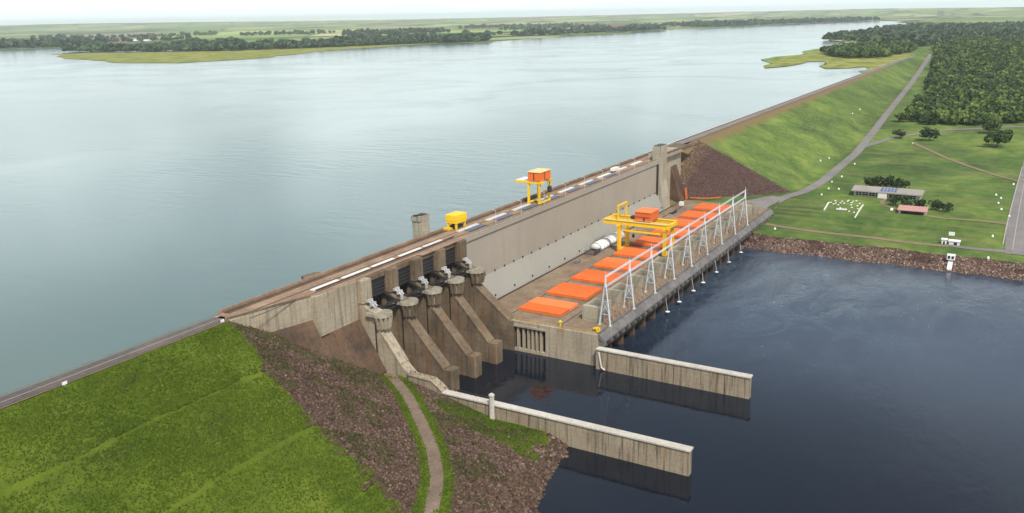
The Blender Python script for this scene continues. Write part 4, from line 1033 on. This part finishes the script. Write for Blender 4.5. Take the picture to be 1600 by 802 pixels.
ok = (z2 < np.minimum(a2,u2)+.6+wob(qx,qy,.5,1)) & (np.abs(d2) > 5.6) & ((pt < .42) | ((d2 > 0) & (qy < 226))) & (z2 > -.6) & (qx < 281.4)
big_ = (s2 < 13) & (d2 < 0)
P_ = np.stack([qx,qy],1)
tag(scatter('riprap', P_[ok & ~big_], rocks, M['rock'], .25, .95, terrain, seed=2, sink=.15), 'dark reddish broken rock covering the end of the near embankment', 'rocks', kind='stuff')
tag(scatter('shore_boulders', P_[ok & big_ & (rg.uniform(0,1,len(qx)) < .6)], rocks, M['rock'], .5, 1.6, terrain, seed=3, sink=.1), 'larger dark boulders along the near water edge', 'rocks', kind='stuff')
bx, by = rg.uniform(184,284,2600), rg.uniform(112,256,2600); a3, u3, z3, d3, s3 = left_parts(bx, by)
ok = (z3 < np.minimum(a3,u3)-.5) & (np.abs(d3) > 7) & (z3 > 1) & (bx < 279)
tag(scatter('large_rocks', np.stack([bx,by],1)[ok], rocks, M['rock'], .7, 1.5, terrain, seed=23, sink=.25), 'larger loose rocks strewn over the broken rock slope', 'rocks', kind='stuff')
bx, by = rg.uniform(184,284,30000), rg.uniform(112,256,30000); a3, u3, z3, d3, s3 = left_parts(bx, by)
ok = (z3 < np.minimum(a3,u3)+.5) & (np.abs(d3) > 6) & (z3 > 1) & (bx < 280) & ((wob(bx,by,.11,8)+.5*wob(bx,by,.33,2)) > .28-.45*np.clip((by-212)/25,0,1))
tag(scatter('weeds', np.stack([bx,by],1)[ok], tuft, M['weed'], .7, 1.5, terrain, seed=24), 'dull olive weeds growing in patches on the rock slope', 'weeds', kind='stuff')
qx, qy = rg.uniform(683,800,16000), rg.uniform(165,256,16000)
ze = 15.6+.58*((qx-683)*.71+(qy-242)*.70); zd_ = 54-(255.5-qy)*.447
ok = (ze > 15.4) & (ze < zd_+.8)
tag(scatter('riprap', np.stack([qx,qy],1)[ok], rocks, M['rock_far'], .4, 1.1, terrain, seed=4, sink=.1), 'dark purple brown rock slope behind the powerhouse', 'rocks', kind='stuff')
qx, qy = rg.uniform(604,640,14000), rg.uniform(-60,172,14000); zz = terrain(qx,qy)
ok = (zz > -.8) & (zz < 6.9+wob(qx,qy,.3,2)*1.4) & ((wob(qx,qy,.09,7) < .35) | (zz < 2.5))
tag(scatter('bank_riprap', np.stack([qx,qy],1)[ok], rocks, M['rock_bank'], .35, 1.15, terrain, seed=5, sink=.1), 'brown rocks along the far river bank', 'rocks', kind='stuff')

# forest beyond the meadow
def inpoly(x, y, poly):
    r_ = np.zeros(x.shape, bool); n = len(poly)
    for i in range(n):
        (x1,y1),(x2,y2) = poly[i], poly[(i+1)%n]
        c = ((y1 > y) != (y2 > y)) & (x < (x2-x1)*(y-y1)/(y2-y1+1e-12)+x1); r_ ^= c
    return r_
def forest_pts(poly, spacing, seed):
    r_ = np.random.default_rng(seed); xs_, ys_ = [p[0] for p in poly], [p[1] for p in poly]
    gx, gy = np.meshgrid(np.arange(min(xs_),max(xs_),spacing), np.arange(min(ys_),max(ys_),spacing))
    x = (gx+r_.uniform(-.5,.5,gx.shape)*spacing).ravel(); y = (gy+r_.uniform(-.5,.5,gy.shape)*spacing).ravel()
    k = inpoly(x, y, poly); return np.stack([x[k],y[k]],1)
def ctemps(n, leaf, seed, k=6, count=5):
    out = []
    for q in range(count):
        r_ = np.random.default_rng(seed+q); V,F,R_ = crown_np(r_, 1.0, .72, n, leaf, k); V[:,2] += .25; out.append((V,F,R_))
    return out
FP1 = [(1225,148),(1290,138),(1240,116),(1240,74),(1300,-2),(1330,-70),(2000,-90),(2000,180),(1700,162),(1560,149),(1450,145),(1390,143),(1300,146)]
FP2 = [(2000,-90),(3600,-160),(3600,230),(2760,262),(2560,228),(2300,208),(2000,186)]
PF = forest_pts(FP1, 9.5, 1); PF = PF[(wob(PF[:,0], PF[:,1], .021, 9) < .62) | (PF[:,0] < 1330)]
tag(scatter('forest', PF, ctemps(150,.2,40,9,8), M['forest'], 4.2, 11.5, terrain, seed=6), 'dense green forest beyond the meadow and toe road', 'forest', kind='stuff')
PF = forest_pts(FP2, 12, 2); PF = PF[wob(PF[:,0], PF[:,1], .011, 4) < .45]
tag(scatter('forest', PF, ctemps(60,.30,50), M['forest'], 6.5, 11, terrain, seed=7), 'far part of the dense forest beyond the embankment end', 'forest', kind='stuff')
z50 = lambda x, y: np.full(x.shape, 49.7)
tag(scatter('far_wood', forest_pts([(2290,392),(2360,330),(2640,300),(2960,330),(3060,420),(2850,500),(2600,520),(2420,470)], 14, 3), ctemps(60,.3,60), M['forest'], 9, 14, z50, seed=8), 'dark wood on the grassy point behind the far embankment', 'wood', kind='stuff')
PF = forest_pts([(3100,560),(3260,540),(3450,640),(3750,760),(4835,760),(6400,730),(6400,100),(3600,-300),(3600,270),(3000,280),(3080,440)], 30, 4); PF = PF[wob(PF[:,0], PF[:,1], .0047, 6) < .25-.35*np.clip((PF[:,0]-4800)/900, 0, 1)*(PF[:,1] < 420)]
tag(scatter('far_wood', PF, ctemps(26,.42,70,5,4), M['farleaf'], 11, 20, z50, seed=9), 'far woods reaching along the upper right shore', 'wood', kind='stuff')
W1 = [(2420,3720),(2400,3330),(2480,3150),(2560,2890),(2900,2700),(3400,2540),(3520,2370),(3720,2330),(4000,2480),(4100,2800),(3700,3050),(3700,3700),(3300,4300),(2900,3900)]
P1 = forest_pts(W1, 22, 5)
dW = np.abs(segdist(P1[:,0], P1[:,1], [(2400,3720),(2400,3330),(2480,3150),(2560,2890),(2900,2700),(3400,2540),(3520,2370),(3720,2330),(4000,2480)]))
P1 = P1[(dW < 190) | (wob(P1[:,0], P1[:,1], .0055, 3) > .18+.0003*dW)]
tag(scatter('far_wood', P1, ctemps(30,.4,80,5,4), M['farleaf'], 13, 22, z50, seed=10), 'wood along the far shore across the reservoir', 'wood', kind='stuff')
W2 = [(1800,6600),(2400,5300),(2730,4690),(3200,4520),(3300,4800),(3000,5500),(2500,6800)]
tag(scatter('far_wood', forest_pts(W2, 40, 6), ctemps(24,.42,90,5,4), M['farleaf'], 18, 28, z50, seed=11), 'wood at the far left end of the reservoir', 'wood', kind='stuff')
W3 = [(4500,2650),(5600,2330),(6200,2330),(6300,2500),(5600,2600),(4900,2750)]
tag(scatter('far_wood', forest_pts(W3, 36, 7), ctemps(24,.42,95,5,4), M['farleaf'], 15, 24, z50, seed=12), 'narrow wood on the middle of the far shore', 'wood', kind='stuff')
W4 = [(7000,2300),(8800,1750),(9700,1400),(9900,1700),(8900,2050),(7200,2700)]
tag(scatter('far_wood', forest_pts(W4, 55, 8), ctemps(24,.42,97,5,4), M['farleaf'], 20, 32, z50, seed=13), 'wood at the narrow upper end of the reservoir', 'wood', kind='stuff')
GR = [[(4200,3600),(4700,3300),(4760,3360),(4260,3680)],[(6500,3900),(7300,3300),(7360,3380),(6560,4000)],[(5200,5600),(5900,5200),(5960,5300),(5260,5700)],[(3600,5200),(4100,4900),(4160,4990),(3660,5290)],[(7600,3200),(8300,2500),(8360,2580),(7660,3280)],[(4300,7000),(5600,6300),(5660,6400),(4360,7100)],[(4300,2900),(4700,2800),(4720,2850),(4320,2950)],[(7800,5200),(8800,4300),(8860,4400),(7860,5300)]]
tag(scatter('far_wood', np.concatenate([forest_pts(g, 42, 60+k) for k, g in enumerate(GR)]), ctemps(22,.42,120,5,3), M['farleaf'], 14, 26, z50, seed=15), 'broken tree lines between the far fields', 'wood', kind='stuff')
W5 = [(5000,4300),(5700,3900),(5760,4000),(5060,4420)]
tag(scatter('far_wood', forest_pts(W5, 36, 9), ctemps(24,.42,99,5,4), M['farleaf'], 22, 30, z50, seed=14), 'isolated dark grove among the far fields', 'wood', kind='stuff')

# ------------------------------------------------------------------ haze
hm = bpy.data.materials.new('haze'); hm.use_nodes = True; nt = hm.node_tree
for n in list(nt.nodes):
    if n.type != 'OUTPUT_MATERIAL': nt.nodes.remove(n)
pv = N(nt, 'ShaderNodeVolumePrincipled'); pv.inputs['Color'].default_value = (.93,.97,1,1); pv.inputs['Density'].default_value = HAZE if 'HAZE' in globals() else .000034
pv.inputs['Anisotropy'].default_value = .2
nt.links.new(pv.outputs[0], [n for n in nt.nodes if n.type == 'OUTPUT_MATERIAL'][0].inputs['Volume'])
o = MB().box(-5000,35500,-7500,35500,-12,330).build('haze', hm); tag(o, kind='stuff'); o['label'] = 'thin pale air haze over the whole valley'; o['category'] = 'haze'

# ------------------------------------------------------------------ light, sky
SUN_EL, SUN_AZ = math.radians(52), math.radians(226)      # azimuth of the sun seen from the dam, measured from +x
sd = Vector((math.cos(SUN_EL)*math.cos(SUN_AZ), math.cos(SUN_EL)*math.sin(SUN_AZ), math.sin(SUN_EL)))
sl = bpy.data.lights.new('sun', 'SUN'); sl.energy = 2.9; sl.angle = math.radians(7); sl.color = (1, .95, .87)
so = bpy.data.objects.new('sun', sl); COL.objects.link(so); so.rotation_euler = (-sd).to_track_quat('-Z', 'Y').to_euler(); so.location = (0,0,600)
w = bpy.data.worlds.new('World'); SC.world = w; w.use_nodes = True; nt = w.node_tree
bg = nt.nodes['Background']; bg.inputs['Strength'].default_value = .10
sky = N(nt, 'ShaderNodeTexSky', sky_type='NISHITA'); sky.sun_disc = False; sky.sun_elevation = SUN_EL; sky.sun_rotation = math.radians(90)-SUN_AZ
sky.dust_density = 2.5; sky.altitude = 300
tc = N(nt, 'ShaderNodeTexCoord'); sx = N(nt, 'ShaderNodeSeparateXYZ'); nt.links.new(tc.outputs['Generated'], sx.inputs[0])
zc = math_(nt, 'ADD', math_(nt, 'MAXIMUM', sx.outputs['Z'], 0.0), .12)
cb_ = N(nt, 'ShaderNodeCombineXYZ'); nt.links.new(math_(nt, 'DIVIDE', sx.outputs['X'], zc), cb_.inputs[0]); nt.links.new(math_(nt, 'DIVIDE', sx.outputs['Y'], zc), cb_.inputs[1])
cn = noise(nt, cb_.outputs[0], .55, 6, .6, .4)
cov = ramp(nt, cn, [(.36, .25), (.60, 1.)])
hz_ = ramp(nt, sx.outputs['Z'], [(.0, 1.), (.10, .8), (.45, .35), (1., .35)])
cc = ramp(nt, sx.outputs['Z'], [(.0, (8.0,9.1,9.6)), (.06, (8.6,9.5,9.5)), (.17, (8.6,9.4,9.2)), (.29, (5.0,5.7,6.1)), (.5, (3.2,3.7,4.3)), (1., (3.3,3.7,4.2))])
cl2 = noise(nt, cb_.outputs[0], .9, 5, .55, .6)
lo = ramp(nt, sx.outputs['Z'], [(.03, 0.), (.12, 1.)])
cc = mix(nt, lo, cc, mix(nt, 1.0, cc, ramp(nt, cl2, [(.36, .60), (.5, 1.0), (.64, 1.6)]), 'MULTIPLY'))
mask = math_(nt, 'MAXIMUM', cov, math_(nt, 'MULTIPLY', hz_, .9), True)
nt.links.new(mix(nt, mask, sky.outputs[0], cc), bg.inputs['Color'])

# ------------------------------------------------------------------ camera
R = [[0.5057208973136829,-0.23745825991323105,0.829373226490477],[-0.8624880764343378,-0.11800226601375026,0.49212781187839416],[-0.0189918937665378,-0.9642038373780726,-0.2644811296795293]]
cam = bpy.data.cameras.new('camera'); cam.sensor_width = 36; cam.lens = 1368/1600*36; cam.clip_start = 1; cam.clip_end = 90000
co = bpy.data.objects.new('camera', cam); COL.objects.link(co)
co.matrix_world = Matrix(((R[0][0],-R[0][1],-R[0][2],0),(R[1][0],-R[1][1],-R[1][2],0),(R[2][0],-R[2][1],-R[2][2],165),(0,0,0,1)))
SC.camera = co
SC.view_settings.view_transform = 'Standard'; SC.view_settings.look = 'None'; SC.view_settings.exposure = 0.62; SC.view_settings.gamma = 1
SC.render.engine = 'CYCLES'
SC.cycles.use_denoising = True
SC.cycles.max_bounces = 6; SC.cycles.volume_bounces = 1; SC.cycles.diffuse_bounces = 3
